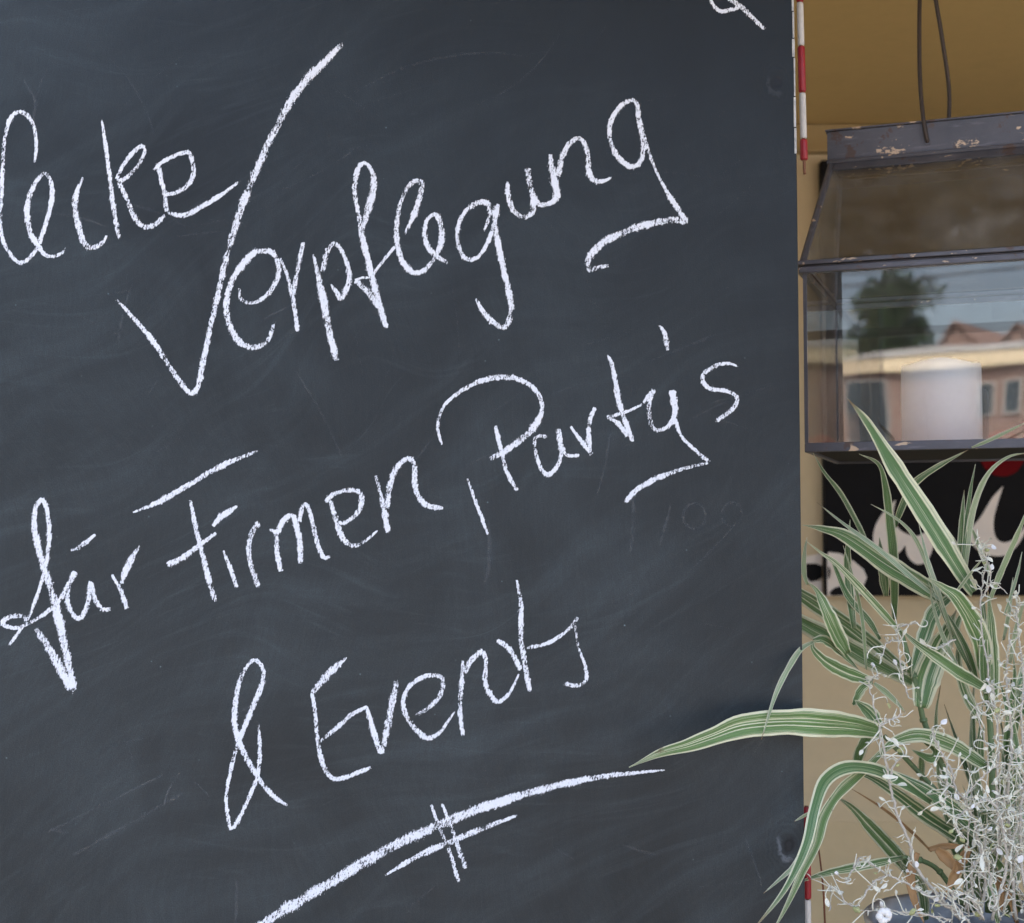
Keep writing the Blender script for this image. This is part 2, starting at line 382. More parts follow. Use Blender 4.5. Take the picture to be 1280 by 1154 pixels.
# painted sign on the wall
sign = empty('wall_sign', (.617, 2.772, 1.331), 0, 'black wall sign with cream flame shapes and a red dot, behind the lantern', 'sign')
def sg(px, py, y=-.006):            # photo trace turned into the plane of the sign (metres)
    cx = (px-640)/1758; cy = (577-py)/1758; dy = math.cos(R(3)) - cy*math.sin(R(3)); t = 2.77/dy
    return (cx*t - .617, y, 1.45 + (math.sin(R(3)) + cy*math.cos(R(3)))*t - 1.331)
boxo('panel', (0, 1.1, -.003, .026, 0, .866), SIGNB, sign, .002)
def shape(name, pts, mat, y0=-.0065, y1=-.0035, sm=True):
    P = [Vector(sg(x, y)) for x, y in pts]
    if sm:
        n = len(P); sh = [(P[i]-P[i-1]).normalized().dot((P[(i+1)%n]-P[i]).normalized()) < .2 for i in range(n)]; out = []
        for i in range(n):
            b, cc = P[i], P[(i+1)%n]; a = 2*b-cc if sh[i] else P[i-1]; d = 2*cc-b if sh[(i+1)%n] else P[(i+2)%n]
            for k in range(4):
                t = k/4; out.append(.5*((2*b)+(cc-a)*t+(2*a-5*b+4*cc-d)*t*t+(3*b-a-3*cc+d)*t**3))
        P = out
    bm = bmesh.new(); f = [bm.verts.new((p.x, y0, p.z)) for p in P]; g = [bm.verts.new((p.x, y1, p.z)) for p in P]
    n = len(P)
    for i in range(n): bm.faces.new((f[i], f[(i+1)%n], g[(i+1)%n], g[i]))
    
    for tri in tessellate_polygon([[Vector((p.x, p.z, 0)) for p in P]]): bm.faces.new([f[i] for i in tri])
    bmesh.ops.recalc_face_normals(bm, faces=bm.faces)
    return link(name, bm, mat, sign)
shape('flame_shape', [(1119,625),(1104,640),(1094,657),(1091,675),(1097,690),(1110,696),(1123,691),(1131,681),(1134,695),(1144,705),(1156,703),(1163,692),(1167,676),(1168,655),(1158,664),(1146,670),(1134,668),(1122,660),(1116,645)], SIGNC)
shape('flame_shape', [(1253,608),(1240,622),(1226,645),(1210,668),(1216,682),(1228,691),(1242,695),(1256,694),(1268,685),(1277,672),(1286,650),(1273,668),(1263,676),(1252,678),(1244,672),(1241,660),(1242,645),(1247,627)], SIGNC)
shape('flame_shape', [(1330,615),(1318,640),(1308,670),(1312,690),(1328,697),(1345,690),(1355,665),(1340,676),(1328,670),(1326,645)], SIGNC)
shape('flame_shape', [(1035,690),(1050,692),(1066,701),(1079,712),(1083,722),(1078,734),(1074,744.5),(1050,744.8),(1034,744.8),(1033.6,725),(1033.6,700)], SIGNC, sm=False)
shape('blot', [(1034.5,708),(1037,713),(1036,721),(1034.5,724)], SIGNB, -.009, -.0068)
shape('blot', [(1036,741),(1043,735),(1053,733),(1058,738),(1055,743),(1046,744),(1039,744)], SIGNB, -.009, -.0068)
# the swirl runs off the panel onto the wall
shape('painted_swirl', [(1008,696),(1022,694),(1031.5,692),(1031.5,726),(1031.5,744),(1022,735),(1012,728)], SIGNC, .0265, .0272, sm=False)
shape('blot', [(1011,705),(1024,705),(1031.4,708),(1031.4,722),(1026,726),(1017,728),(1011,722)], SIGNB, .0245, .0262, sm=False)
shape('red_dot', [(1252+28*math.cos(a*math.pi/16), 567+29*math.sin(a*math.pi/16)) for a in range(32)], SIGNR)

# ------------------------------------------------------------------ blackboard
BX0, BX1, BZ0, BZ1 = -.83, .2711, .30, 2.16
board = empty('blackboard', (0, 1.32, 0), 0, 'big dark folding blackboard with white chalk handwriting and red and white hinges', 'blackboard')
out_ = [(BX0, BZ0), (BX1, BZ0), (BX1, 1.55), (BX1-.0002, 1.80), (BX1-.0032, BZ1), (BX0, BZ1)]
bm = bmesh.new(); fa = [bm.verts.new((x, 0, z)) for x, z in out_]; fb = [bm.verts.new((x, .018, z)) for x, z in out_]
bm.faces.new(fa); bm.faces.new(fb[::-1])
for i in range(6): bm.faces.new((fa[(i+1)%6], fa[i], fb[i], fb[(i+1)%6]))
bmesh.ops.recalc_face_normals(bm, faces=bm.faces)
for f_ in bm.faces:
    if f_.calc_center_median().y > .017: f_.material_index = 1
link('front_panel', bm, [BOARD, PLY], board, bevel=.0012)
# second leaf folded back behind the first
ang = R(13); L2 = 1.05
hx, hy = .2700, .032
d2 = Vector((-math.cos(ang), math.sin(ang), 0)); n2 = Vector((-math.sin(ang), -math.cos(ang), 0))
bm = bmesh.new(); q = [Vector((hx, hy, BZ0)) + d2*.004, Vector((hx, hy, BZ0)) + d2*L2]
slab(bm, [q[0], q[1], q[1]+Vector((0,0,BZ1-BZ0)), q[0]+Vector((0,0,BZ1-BZ0))], -n2, .016); link('rear_panel', bm, PLY, board)
for fx in (BX0+.05, BX1-.09):
    boxo('foot', (fx, fx+.04, .001, .017, 0, BZ0-.001), DARKW, board)
for t in (.06, L2-.06):
    p = Vector((hx, hy, 0)) + d2*t; bm = bmesh.new(); box(bm, p.x-.016, p.x+.016, p.y+.004, p.y+.018, 0, BZ0-.001); link('foot', bm, DARKW, board)
def hinge(z_top, z_bot, knuckles, x_top, pin_out, slope=0.0, lip=True):
    bm = bmesh.new(); box(bm, BX1-.034, BX1-.0045, .0185, .0205, z_bot, z_top); h = link('hinge', bm, EDGE, board)
    bm = bmesh.new()           # ragged painted lip of the leaf that shows past the panel's edge
    z = z_bot; random.seed(3)
    while z < z_top-.004 and lip:
        dz = random.uniform(.018, .05); w = random.uniform(.0013, .0026)
        o_ = max(0, z-1.80)*-.0089; box(bm, BX1-w-.0004+o_, BX1-.0004+o_, -.0006, .0002, z, min(z+dz, z_top)-.0012); z += dz
    if lip: link('leaf_lip', bm, EDGE, h)
    else: bm.free()
    for za, zb, m_ in knuckles:
        bm = bmesh.new(); rr = .0033 if m_ is WHITE else .0037
        pts = [Vector((x_top + (z_top-zz)*slope, .0225, zz)) for zz in (za-.0006, za-.002, (za+zb)/2, zb+.002, zb+.0006)]
        prof = (.85, 1, 1, 1, .85); seg = 14; rings = []
        for p, k in zip(pts, prof):
            rings.append([bm.verts.new((p.x+rr*k*math.cos(2*math.pi*i/seg), p.y+rr*k*math.sin(2*math.pi*i/seg), p.z)) for i in range(seg)])
        for i in range(4):
            for k in range(seg): bm.faces.new((rings[i][k], rings[i][(k+1)%seg], rings[i+1][(k+1)%seg], rings[i+1][k]))
        bm.faces.new(rings[0]); bm.faces.new(rings[-1][::-1]); bmesh.ops.recalc_face_normals(bm, faces=bm.faces)
        link('knuckle', bm, m_, h, smooth=True)
    bm = bmesh.new(); xa = x_top; xb = x_top + (z_top-pin_out)*slope
    tube(bm, [Vector((xa, .0225, z_top-.001)), Vector((xb, .0225, pin_out+.003)), Vector((xb+.0004, .0225, pin_out))], .0017, .0014, 8); link('pin', bm, RUST, h, smooth=True)
def bz(py):
    cy = (577-py)/1758; return 1.45 + (math.sin(R(3)) + cy*math.cos(R(3)))*1.3425/(math.cos(R(3)) - cy*math.sin(R(3)))
hinge(bz(-60), bz(200), [(bz(-52), bz(3), RED), (bz(3), bz(58), WHITE), (bz(58), bz(116), RED), (bz(116), bz(174), WHITE), (bz(174), bz(201), RED)], .2793, bz(218), .015)
hinge(bz(1006), bz(1250), [(bz(1008), bz(1066), RED), (bz(1066), bz(1124), RED), (bz(1124), bz(1180), WHITE), (bz(1180), bz(1240), RED)], .2779, bz(1262), 0.0, False)

CHALK = [
 ('chalk_word', 'chalk word lecke in the upper left', [
  ([(-453.9,1800.2),(-452.3,1819.2),(-454.6,1837.2),(-460.7,1848.3),(-468.7,1852.3),(-475.6,1848.3),(-480.3,1837.2),(-483.3,1817.2),(-484.1,1793.2),(-484.4,1771.2),(-484.6,1747.2),(-483.3,1731.3),(-477.1,1719.3),(-466.1,1707.4),(-455.4,1713.4),(-448.6,1723.3)],[3.9,5.9,5.1,5.5,5.1,5.5]),
  ([(-448.6,1723.3),(-441.2,1747.2),(-436.6,1769.2),(-437.9,1785.2),(-443.9,1793.2),(-451.7,1785.2),(-458.3,1769.2),(-460.0,1755.2),(-456.8,1737.3),(-448.6,1723.3),(-442.6,1715.4),(-434.7,1713.4),(-426.8,1716.4),(-422.4,1721.7)],[5.1,6.2,5.5,6.6,7.4,5.9,4.7,3.5]),
  ([(-407.3,1789.2),(-413.0,1775.2),(-414.3,1759.2),(-410.5,1741.2),(-404.3,1725.3),(-396.4,1722.3),(-388.6,1726.3),(-383.7,1733.7)],[3.5,7.4,7.8,8.6,6.6,3.1]),
  ([(-390.4,1845.3),(-386.0,1817.2),(-381.6,1787.2),(-377.2,1755.2),(-371.8,1729.3)],[3.1,5.1,5.9,6.6,5.1]),
  ([(-375.7,1787.2),(-368.0,1803.2),(-358.3,1815.2),(-351.4,1819.2),(-349.3,1813.2),(-355.1,1801.2),(-365.8,1789.2),(-374.6,1785.2)],[5.1,5.9,5.1,5.9,6.6]),
  ([(-373.7,1785.2),(-365.5,1769.2),(-358.4,1751.2),(-349.4,1742.2),(-339.5,1743.2),(-328.8,1753.2)],[5.9,6.6,6.6,5.5]),
  ([(-340.2,1796.2),(-333.4,1803.2),(-320.6,1810.2),(-307.8,1813.2),(-303.7,1803.2),(-302.6,1791.2),(-310.4,1779.2),(-324.1,1773.2),(-329.1,1775.2)],[3.9,5.5,6.2,5.9,5.5]),
  ([(-336.3,1803.2),(-333.2,1787.2),(-329.0,1771.2),(-327.9,1759.2),(-321.9,1754.2),(-310.0,1753.2),(-294.3,1761.2),(-276.7,1772.2),(-258.1,1785.8)],[5.9,6.2,5.9,5.5,6.6,6.2,3.1]),
 ]),
 ('chalk_word', 'chalk word Verpflegung with a long check-like V', [
  ([(-373.9,1672.4),(-356.5,1653.8),(-336.7,1630.3),(-318.9,1602.9),(-304.0,1584.3),(-296.3,1589.2),(-291.7,1610.7),(-284.4,1647.9),(-277.0,1681.3),(-269.5,1716.7),(-258.0,1756.3),(-245.6,1789.3),(-230.1,1825.4),(-212.6,1859.5),(-196.9,1881.6),(-179.1,1900.8),(-161.4,1919.0)],[3.8,6.0,6.8,6.8,6.8,7.5,9.0,9.0,9.8,9.8,7.5]),
  ([(-257.8,1683.2),(-256.3,1673.4),(-247.5,1669.1),(-235.9,1673.4),(-224.3,1687.1),(-220.5,1702.9),(-226.5,1716.7),(-236.3,1718.7),(-246.0,1715.7),(-257.6,1702.9),(-266.2,1687.1),(-270.0,1669.5),(-267.8,1651.8),(-260.8,1636.1),(-249.1,1627.3),(-235.5,1629.2),(-228.7,1637.1),(-224.0,1651.4)],[4.3,5.0,6.2,7.4,7.7,7.4,8.1,7.0,4.6]),
  ([(-219.6,1712.7),(-212.6,1695.0),(-206.6,1671.4),(-202.5,1642.0)],[3.1,5.0,6.6,5.0]),
  ([(-206.2,1675.3),(-204.8,1691.1),(-201.1,1710.8),(-197.3,1727.5)],[5.0,5.8,6.2,5.8]),
  ([(-188.4,1715.7),(-183.4,1695.0),(-178.3,1673.4),(-173.3,1645.9),(-165.3,1614.6)],[3.5,7.0,8.5,8.9,7.7]),
  ([(-179.1,1698.9),(-175.7,1716.7),(-168.9,1725.6),(-161.1,1718.7),(-155.1,1702.9),(-155.0,1687.1),(-161.8,1673.4),(-165.7,1679.3),(-171.6,1687.1)],[7.7,6.6,5.4,7.0,7.4,3.1]),
  ([(-142.0,1739.6),(-148.0,1765.6),(-149.2,1786.2),(-144.2,1801.1),(-136.8,1801.5),(-131.2,1788.0),(-132.9,1771.2),(-138.0,1754.5),(-142.0,1737.7)],[4.7,6.6,6.2,4.7,8.0,9.1,6.2]),
  ([(-147.3,1765.6),(-143.8,1741.4),(-136.3,1709.9),(-127.8,1676.5),(-118.5,1645.1)],[4.4,7.3,8.0,8.4,7.3]),
  ([(-148.7,1690.8),(-137.0,1680.2),(-126.0,1665.4)],[6.2,8.0,8.4]),
  ([(-148.7,1690.8),(-141.7,1693.2),(-134.4,1693.2)],[3.3,3.3,3.6]),
  ([(-131.6,1696.0),(-121.6,1709.9),(-110.6,1722.9)],[4.0,4.7,4.0]),
  ([(-102.9,1732.1),(-95.1,1748.9),(-87.8,1769.4),(-86.0,1784.3),(-94.3,1784.3),(-103.4,1771.2),(-108.9,1748.9),(-108.8,1728.4),(-104.1,1709.9),(-94.0,1698.4),(-82.9,1700.6),(-71.9,1713.6)],[2.9,6.6,8.0,6.6,5.5,6.6,7.3,7.7,6.2,5.5]),
  ([(-71.9,1713.6),(-66.5,1728.4),(-67.4,1743.3),(-72.1,1753.5),(-79.4,1749.8),(-83.1,1739.6),(-81.2,1726.6),(-73.8,1715.4),(-60.9,1707.6)],[4.7,8.0,8.0,5.5,5.1,6.2,7.3,5.5]),
  ([(-26.9,1737.7),(-21.4,1752.6),(-23.3,1763.8),(-31.5,1765.3),(-42.6,1758.2),(-49.9,1745.2),(-51.8,1732.1),(-49.0,1719.1),(-42.5,1711.2),(-32.4,1713.0),(-24.1,1724.7),(-17.7,1741.4),(-13.1,1763.8)],[3.3,6.2,7.3,6.2,6.2,5.8,6.2,5.1,5.5,6.2]),
  ([(-16.8,1761.9),(-15.9,1741.4),(-11.3,1717.3),(-5.7,1691.3),(-1.1,1669.1),(-2.1,1656.2),(-7.6,1646.0),(-18.6,1651.6),(-27.7,1661.7),(-34.2,1673.2)],[5.5,6.9,7.7,8.0,7.7,6.6,4.0]),
  ([(-4.0,1785.6),(-3.6,1772.2),(1.5,1757.7),(10.7,1751.1),(19.8,1756.7),(19.8,1772.2)],[4.0,6.9,7.3,7.3,8.1]),
  ([(14.3,1798.6),(16.8,1782.5),(20.5,1770.1),(27.0,1762.9),(37.2,1764.9),(43.3,1770.1)],[7.7,8.1,7.3,5.6,6.9]),
  ([(36.2,1812.5),(39.3,1792.8),(43.7,1769.1)],[4.8,8.1,9.3,8.1]),
  ([(43.3,1788.7),(47.5,1809.4),(55.7,1822.8),(63.8,1827.0),(70.0,1819.7),(73.0,1805.2),(73.0,1794.9),(78.0,1786.6),(86.2,1785.6),(95.4,1789.7)],[8.1,7.3,6.1,6.5,7.7,6.9,2.4]),
  ([(120.2,1844.6),(119.2,1859.1),(114.1,1863.7),(102.8,1857.5),(94.6,1844.6),(92.5,1830.1),(97.5,1813.5),(106.7,1803.1),(114.8,1799.6),(122.6,1805.2),(124.7,1819.7),(123.2,1832.1),(120.8,1846.7)],[6.1,6.1,6.5,6.9,6.9,6.1,6.9,7.3]),
  ([(121.2,1844.6),(126.8,1823.8),(135.3,1799.0),(145.4,1778.3),(155.5,1761.8),(165.6,1746.4)],[4.8,5.6,3.6,6.5,7.7]),
  ([(166.6,1746.4),(151.3,1748.4),(130.9,1744.9),(110.5,1738.8),(90.1,1728.9),(75.8,1716.6),(71.3,1707.3),(74.7,1700.5),(81.9,1703.2),(91.6,1704.6)],[7.3,8.9,9.3,9.3,9.3,8.5,6.1,4.8]),
 ]),
 ('chalk_word', 'chalk word f\u00fcr with a long looped f', [
  ([(-470.2,1346.4),(-460.6,1359.5),(-450.9,1374.8),(-441.5,1401.2),(-435.3,1427.6),(-433.5,1451.8),(-436.1,1473.9),(-441.8,1482.8),(-447.2,1473.9),(-447.3,1454.0),(-439.7,1425.4),(-430.4,1396.8),(-422.1,1366.1),(-415.0,1335.4),(-407.2,1302.7)],[3.1,4.4,4.9,5.3,6.2,5.8,6.6,8.4,10.2,9.7,8.0]),
  ([(-410.1,1305.9),(-422.6,1328.9),(-433.9,1347.5),(-445.2,1363.9)],[10.2,11.1,9.7,6.6]),
  ([(-454.1,1367.8),(-455.3,1373.7),(-467.4,1374.2),(-476.1,1368.7),(-469.4,1364.3),(-459.5,1364.3),(-441.0,1373.7),(-425.8,1385.8)],[5.3,6.6,5.8,5.3,5.3,5.8]),
  ([(-425.8,1384.7),(-417.2,1399.0),(-408.6,1416.1)],[5.3,6.6,7.1]),
  ([(-408.6,1416.1),(-415.0,1401.2),(-414.8,1385.8),(-408.0,1373.7),(-401.4,1374.8),(-396.1,1388.0),(-394.1,1405.6),(-390.6,1392.4),(-383.8,1381.0),(-375.0,1381.0)],[7.1,7.1,5.8,6.6,6.6,5.8,5.8,5.3]),
  ([(-413.4,1435.7),(-405.7,1438.2),(-398.1,1444.1),(-390.4,1450.7)],[2.7,6.2,6.2,2.7]),
  ([(-374.4,1413.3),(-366.5,1400.1),(-359.6,1381.4)],[3.5,5.8,5.8]),
  ([(-365.5,1404.5),(-361.2,1416.6),(-355.4,1429.8),(-348.3,1440.4)],[4.9,8.8,8.0,3.1]),
 ]),
 ('chalk_word', 'chalk word Firmen followed by a comma stroke', [
  ([(-355.4,1471.3),(-330.1,1481.7),(-303.7,1497.1),(-270.7,1516.0),(-237.6,1529.7)],[2.2,6.6,7.1,7.1,6.6,3.1]),
  ([(-301.8,1482.8),(-296.6,1458.5),(-289.7,1432.0),(-282.8,1405.6),(-277.1,1388.0)],[3.5,6.2,6.6,7.5,6.6]),
  ([(-322.7,1422.1),(-307.3,1429.8),(-289.8,1443.0),(-277.3,1452.3)],[7.5,7.5,5.8,3.5]),
  ([(-280.5,1458.0),(-273.5,1466.8),(-265.8,1472.1),(-257.5,1477.2)],[3.1,7.5,8.0,3.1]),
  ([(-270.7,1436.1),(-264.2,1420.4),(-257.3,1401.1)],[3.0,5.5,5.5]),
  ([(-237.2,1462.5),(-243.9,1451.9),(-246.5,1435.1),(-243.2,1418.3),(-236.7,1401.5)],[7.2,7.2,6.3,6.8]),
  ([(-227.1,1455.7),(-221.3,1450.9),(-220.1,1435.1),(-216.2,1416.2)],[3.0,6.3,7.2,6.8]),
  ([(-220.3,1449.8),(-214.5,1463.5),(-206.1,1468.4),(-202.4,1460.4),(-199.1,1445.6),(-197.9,1423.5)],[6.3,6.8,6.3,7.2,6.8]),
  ([(-199.3,1462.5),(-196.2,1478.3),(-190.9,1475.1),(-185.5,1456.1),(-181.2,1439.3),(-175.8,1429.4),(-170.1,1430.5)],[5.9,5.5,6.3,6.3,4.2]),
  ([(-175.1,1481.0),(-167.8,1487.8),(-155.1,1492.0),(-142.9,1490.3),(-140.9,1479.3),(-146.6,1468.8),(-158.1,1461.4),(-164.5,1462.9)],[6.3,5.9,6.3,7.2,5.1,4.2]),
  ([(-170.9,1483.6),(-165.5,1466.7),(-161.2,1451.9),(-152.7,1441.4),(-144.3,1441.0),(-134.8,1446.7),(-126.0,1454.5)],[5.1,7.2,7.2,6.3,4.6,2.5]),
  ([(-128.2,1506.4),(-123.4,1487.8),(-119.1,1468.8),(-115.9,1451.9)],[4.2,6.3,7.2,6.3]),
  ([(-118.1,1475.1),(-112.9,1502.6),(-104.6,1517.4),(-95.7,1521.6),(-91.4,1513.2),(-91.4,1498.3),(-87.5,1485.7),(-79.1,1477.6),(-64.3,1475.5)],[7.6,7.2,6.8,7.2,7.2,6.8,5.9]),
  ([(-41.9,1503.2),(-34.8,1483.0),(-28.7,1467.1),(-22.5,1450.5)],[2.5,4.6,4.9,3.2]),
 ]),
 ('chalk_word', 'chalk word Party\u0027s with an arched P', [
  ([(-15.9,1552.7),(-10.2,1530.6),(-4.9,1509.4),(4.8,1491.8)],[4.6,5.3,5.6,5.3]),
  ([(-65.8,1535.0),(-69.9,1550.0),(-67.6,1564.2),(-59.7,1576.6),(-43.8,1588.1),(-26.2,1596.1),(-8.5,1598.8),(7.4,1596.4),(21.6,1587.2),(28.3,1573.0),(25.1,1558.9),(18.0,1548.2),(5.6,1537.6),(-8.5,1527.9),(-20.8,1521.7)],[2.5,5.3,3.9,4.9,6.7,7.7,6.3,6.0,5.6,8.1,8.1,7.4,7.0]),
  ([(32.9,1542.5),(25.2,1543.0),(21.0,1538.7),(22.7,1526.0),(26.9,1512.8),(33.7,1506.8),(42.1,1514.1),(46.4,1529.4),(43.5,1549.8)],[4.7,4.4,5.1,5.8,5.8,6.8]),
  ([(43.5,1550.6),(45.6,1536.2),(51.5,1525.1),(63.3,1525.1)],[6.8,6.8,4.4,4.1]),
  ([(54.9,1552.3),(64.2,1539.6),(75.2,1525.1)],[2.7,5.4,5.8]),
  ([(73.5,1526.8),(72.2,1544.7),(73.6,1558.3),(77.9,1570.2)],[5.1,6.4,5.8,4.7]),
  ([(89.9,1619.7),(94.1,1611.1),(97.5,1592.3),(101.6,1571.9),(113.4,1537.9)],[2.4,6.1,6.4,6.8,5.4]),
  ([(88.9,1560.8),(99.9,1563.4),(111.8,1567.6),(123.7,1573.6)],[5.8,5.1,3.7,3.4]),
  ([(89.7,1560.8),(99.9,1554.9),(109.1,1543.0)],[4.4,6.1,5.8]),
  ([(123.7,1573.6),(128.8,1582.1),(134.8,1587.2)],[3.7,4.4,5.1]),
  ([(134.0,1588.1),(129.1,1575.3),(129.6,1561.7),(132.1,1551.5),(139.7,1548.9),(149.1,1554.9),(153.4,1568.5),(150.6,1586.4)],[6.1,6.8,6.8,5.1,5.8,6.8,7.8]),
  ([(153.3,1560.0),(159.2,1543.0),(172.6,1529.4),(186.1,1517.8)],[4.1,4.1,4.7,5.8]),
  ([(186.1,1517.8),(170.8,1515.0),(150.5,1509.0),(130.1,1500.6),(116.5,1492.1),(105.5,1480.6)],[3.4,5.1,6.1,6.8,6.4,5.8]),
  ([(139.0,1647.9),(143.6,1641.9),(145.8,1633.4),(146.9,1623.9)],[2.4,6.1,7.1,3.4]),
  ([(213.1,1608.6),(205.5,1611.5),(193.6,1610.3),(181.6,1602.6),(180.2,1594.4),(186.6,1588.1),(201.9,1585.5),(211.2,1580.7),(211.1,1573.6),(203.4,1565.1),(191.5,1556.9)],[2.0,4.7,6.4,6.1,4.7,5.8,6.8,6.1]),
 ]),
 ('chalk_ampersand', '', [
  ([(-208.2,1199.7),(-219.5,1206.8),(-234.1,1222.7),(-248.8,1246.6),(-256.3,1265.8),(-258.5,1283.4),(-255.1,1309.0),(-248.0,1326.7),(-240.0,1333.6),(-232.6,1326.7),(-232.1,1315.4),(-238.0,1297.8),(-247.5,1275.4),(-255.3,1254.6),(-261.5,1230.7),(-265.0,1208.4),(-263.5,1189.3),(-259.4,1178.6),(-249.9,1194.1),(-241.2,1213.2),(-235.8,1230.7),(-234.4,1253.0),(-236.2,1277.0)],[3.9,5.9,7.2,7.5,6.8,6.5,5.5,5.2,5.5,6.5,6.5,5.5,4.9,4.2,4.9,4.9,4.6,5.2,5.5,3.9]),
 ]),
 ('chalk_word', 'chalk word Events', [
  ([(-154.3,1336.3),(-164.0,1327.5),(-173.6,1317.8),(-186.1,1303.4)],[2.3,9.1,9.8,7.2]),
  ([(-186.4,1304.2),(-183.0,1283.4),(-180.5,1259.4),(-175.5,1237.1),(-166.5,1224.7),(-153.7,1225.9),(-131.2,1234.7)],[4.2,5.5,5.9,6.8,6.2,5.5,4.9]),
  ([(-179.6,1257.8),(-163.6,1270.6),(-149.2,1283.4),(-134.7,1290.6)],[4.2,5.9,5.9,4.2]),
  ([(-135.5,1290.6),(-128.9,1269.0),(-121.9,1247.4)],[3.9,6.5,7.2]),
  ([(-130.3,1272.8),(-125.6,1258.0),(-120.9,1247.0)],[7.1,6.8,6.4]),
  ([(-120.9,1247.0),(-115.4,1274.6),(-107.2,1315.3)],[6.4,8.6,8.3]),
  ([(-91.2,1281.1),(-78.2,1289.4),(-67.1,1300.5),(-64.3,1315.3),(-70.9,1319.6),(-83.9,1317.7),(-96.9,1307.9),(-101.5,1293.1),(-94.9,1276.5),(-80.0,1262.1),(-67.0,1267.2),(-53.1,1286.6)],[4.5,5.6,6.4,5.6,5.6,5.6,6.4,6.8,6.0,2.3]),
  ([(-45.7,1333.8),(-47.5,1307.9),(-48.4,1285.7),(-45.6,1263.9)],[3.0,6.4,6.0,5.3]),
  ([(-44.8,1320.8),(-39.2,1332.0),(-28.0,1341.2),(-24.3,1332.0),(-25.2,1315.3),(-20.5,1302.3),(-12.1,1295.3),(-1.9,1304.2),(6.5,1320.8)],[7.5,6.8,5.6,6.0,6.4,4.9,2.6]),
  ([(4.3,1408.2),(8.4,1385.9),(8.4,1358.0),(11.2,1335.7),(16.8,1304.2)],[3.0,6.0,6.8,7.5,6.4]),
  ([(-14.0,1352.4),(-1.9,1343.1),(8.4,1324.6)],[6.0,7.1,6.8]),
  ([(13.1,1345.0),(33.6,1349.6),(52.3,1361.7),(62.0,1374.3)],[4.5,4.9,4.5,6.4]),
  ([(58.9,1367.3),(61.6,1346.8),(68.1,1328.3),(69.0,1315.3),(59.7,1310.1),(48.5,1312.0)],[3.8,3.4,4.1,5.3,6.0,5.6]),
 ]),
 ('chalk_underline', '', [
  ([(-244.7,1081.6),(-231.9,1091.1),(-202.9,1108.7),(-167.5,1129.4),(-128.7,1152.7),(-89.9,1171.9),(-44.5,1191.2),(0.9,1207.2),(46.4,1219.1),(92.0,1227.2),(142.4,1232.3)],[5.9,9.9,11.8,12.5,12.5,11.8,11.2,9.9,8.5,6.6,2.0]),
  ([(-117.3,1135.8),(-89.8,1151.8),(-57.5,1166.2),(-25.0,1179.6),(5.8,1190.9)],[2.6,7.2,7.9,7.2,3.3]),
  ([(-75.4,1201.4),(-67.2,1179.0),(-57.4,1156.6),(-49.3,1129.4)],[3.3,4.9,5.3,4.6]),
  ([(-65.0,1201.4),(-55.9,1179.0),(-49.3,1159.8),(-42.8,1142.2)],[3.3,4.9,6.6,5.3]),
 ]),
 ('chalk_flourish', '', [
  ([(189.7,1970.5),(190.4,1959.7),(198.7,1950.3),(209.4,1951.6),(218.6,1954.2)],[4.5,4.8,5.4,5.1]),
  ([(198.9,1972.1),(209.5,1961.2),(220.1,1953.4),(229.2,1944.1),(241.3,1932.5)],[6.0,6.6,6.6,6.6,4.5]),
 ]),
]
layer = 0
def ribbon(bm, uvl, pts, ws):
    global layer
    layer += 1
    P = spline([Vector((x/1000, 0, z/1000)) for x, z in pts], 6); n = len(P); rows = []; ln = [0]
    for i in range(1, n): ln.append(ln[-1] + (P[i]-P[i-1]).length)
    for i, p in enumerate(P):
        t = (P[min(i+1, n-1)] - P[max(i-1, 0)]).normalized(); s = Vector((-t.z, 0, t.x))
        f = i/(n-1)*(len(ws)-1); k = min(int(f), len(ws)-2); w = (ws[k] + (ws[k+1]-ws[k])*(f-k))/1000 * 1.15
        w *= 1 + .10*math.sin(i*1.7+layer) * (.4 + random.random()*.6)
        y = -.0003 - layer*.0000025 - i*.0000004
        rows.append([(bm.verts.new((p.x+s.x*w*a, y - b, p.z+s.z*w*a)), ln[i]/ln[-1], a+.5) for a, b in ((-.5, 0), (-.2, .00025), (.2, .00025), (.5, 0))])
    for i in range(n-1):
        for k in range(3):
            q = (rows[i][k], rows[i][k+1], rows[i+1][k+1], rows[i+1][k])
            try: f = bm.faces.new([v[0] for v in q])
            except ValueError: continue
            for lp, v in zip(f.loops, q): lp[uvl].uv = (v[1], v[2])
for name, label, strokes in CHALK:
    bm = bmesh.new(); uvl = bm.loops.layers.uv.new('UVMap')
    for pts, ws in strokes: ribbon(bm, uvl, pts, ws)
    o = link(name, bm, CHALK_M, board)
    if label: o['label'] = label
# faint remains of earlier writing
GHOST = [([(763,540),(757,580),(746,620)], 5), ([(748,538),(764,539)], 4), ([(838,632),(832,655),(824,682)], 5), ([(790,620),(792,650),(788,690)], 9)]
GHOST += [([(915+13*math.cos(a*.7), 643+15*math.sin(a*.7)) for a in range(10)], 5), ([(868+14*math.cos(a*.7), 645+16*math.sin(a*.7)) for a in range(10)], 6)]
GHOST += [([(352,238),(400,215),(440,190)], 4), ([(60,1040),(140,1000),(205,968)], 5), ([(90,1070),(170,1025),(230,990)], 7), ([(240,975),(252,985),(262,996)], 4),
          ([(205,1005),(212,985),(225,965)], 4), ([(30,100),(45,130),(38,160)], 6), ([(610,650),(612,700),(606,730)], 8), ([(300,890),(318,880),(330,872)], 4), ([(296.5,1100),(295.5,1130),(295,1165)], 6), ([(218,297),(250,292),(292,289)], 3)]
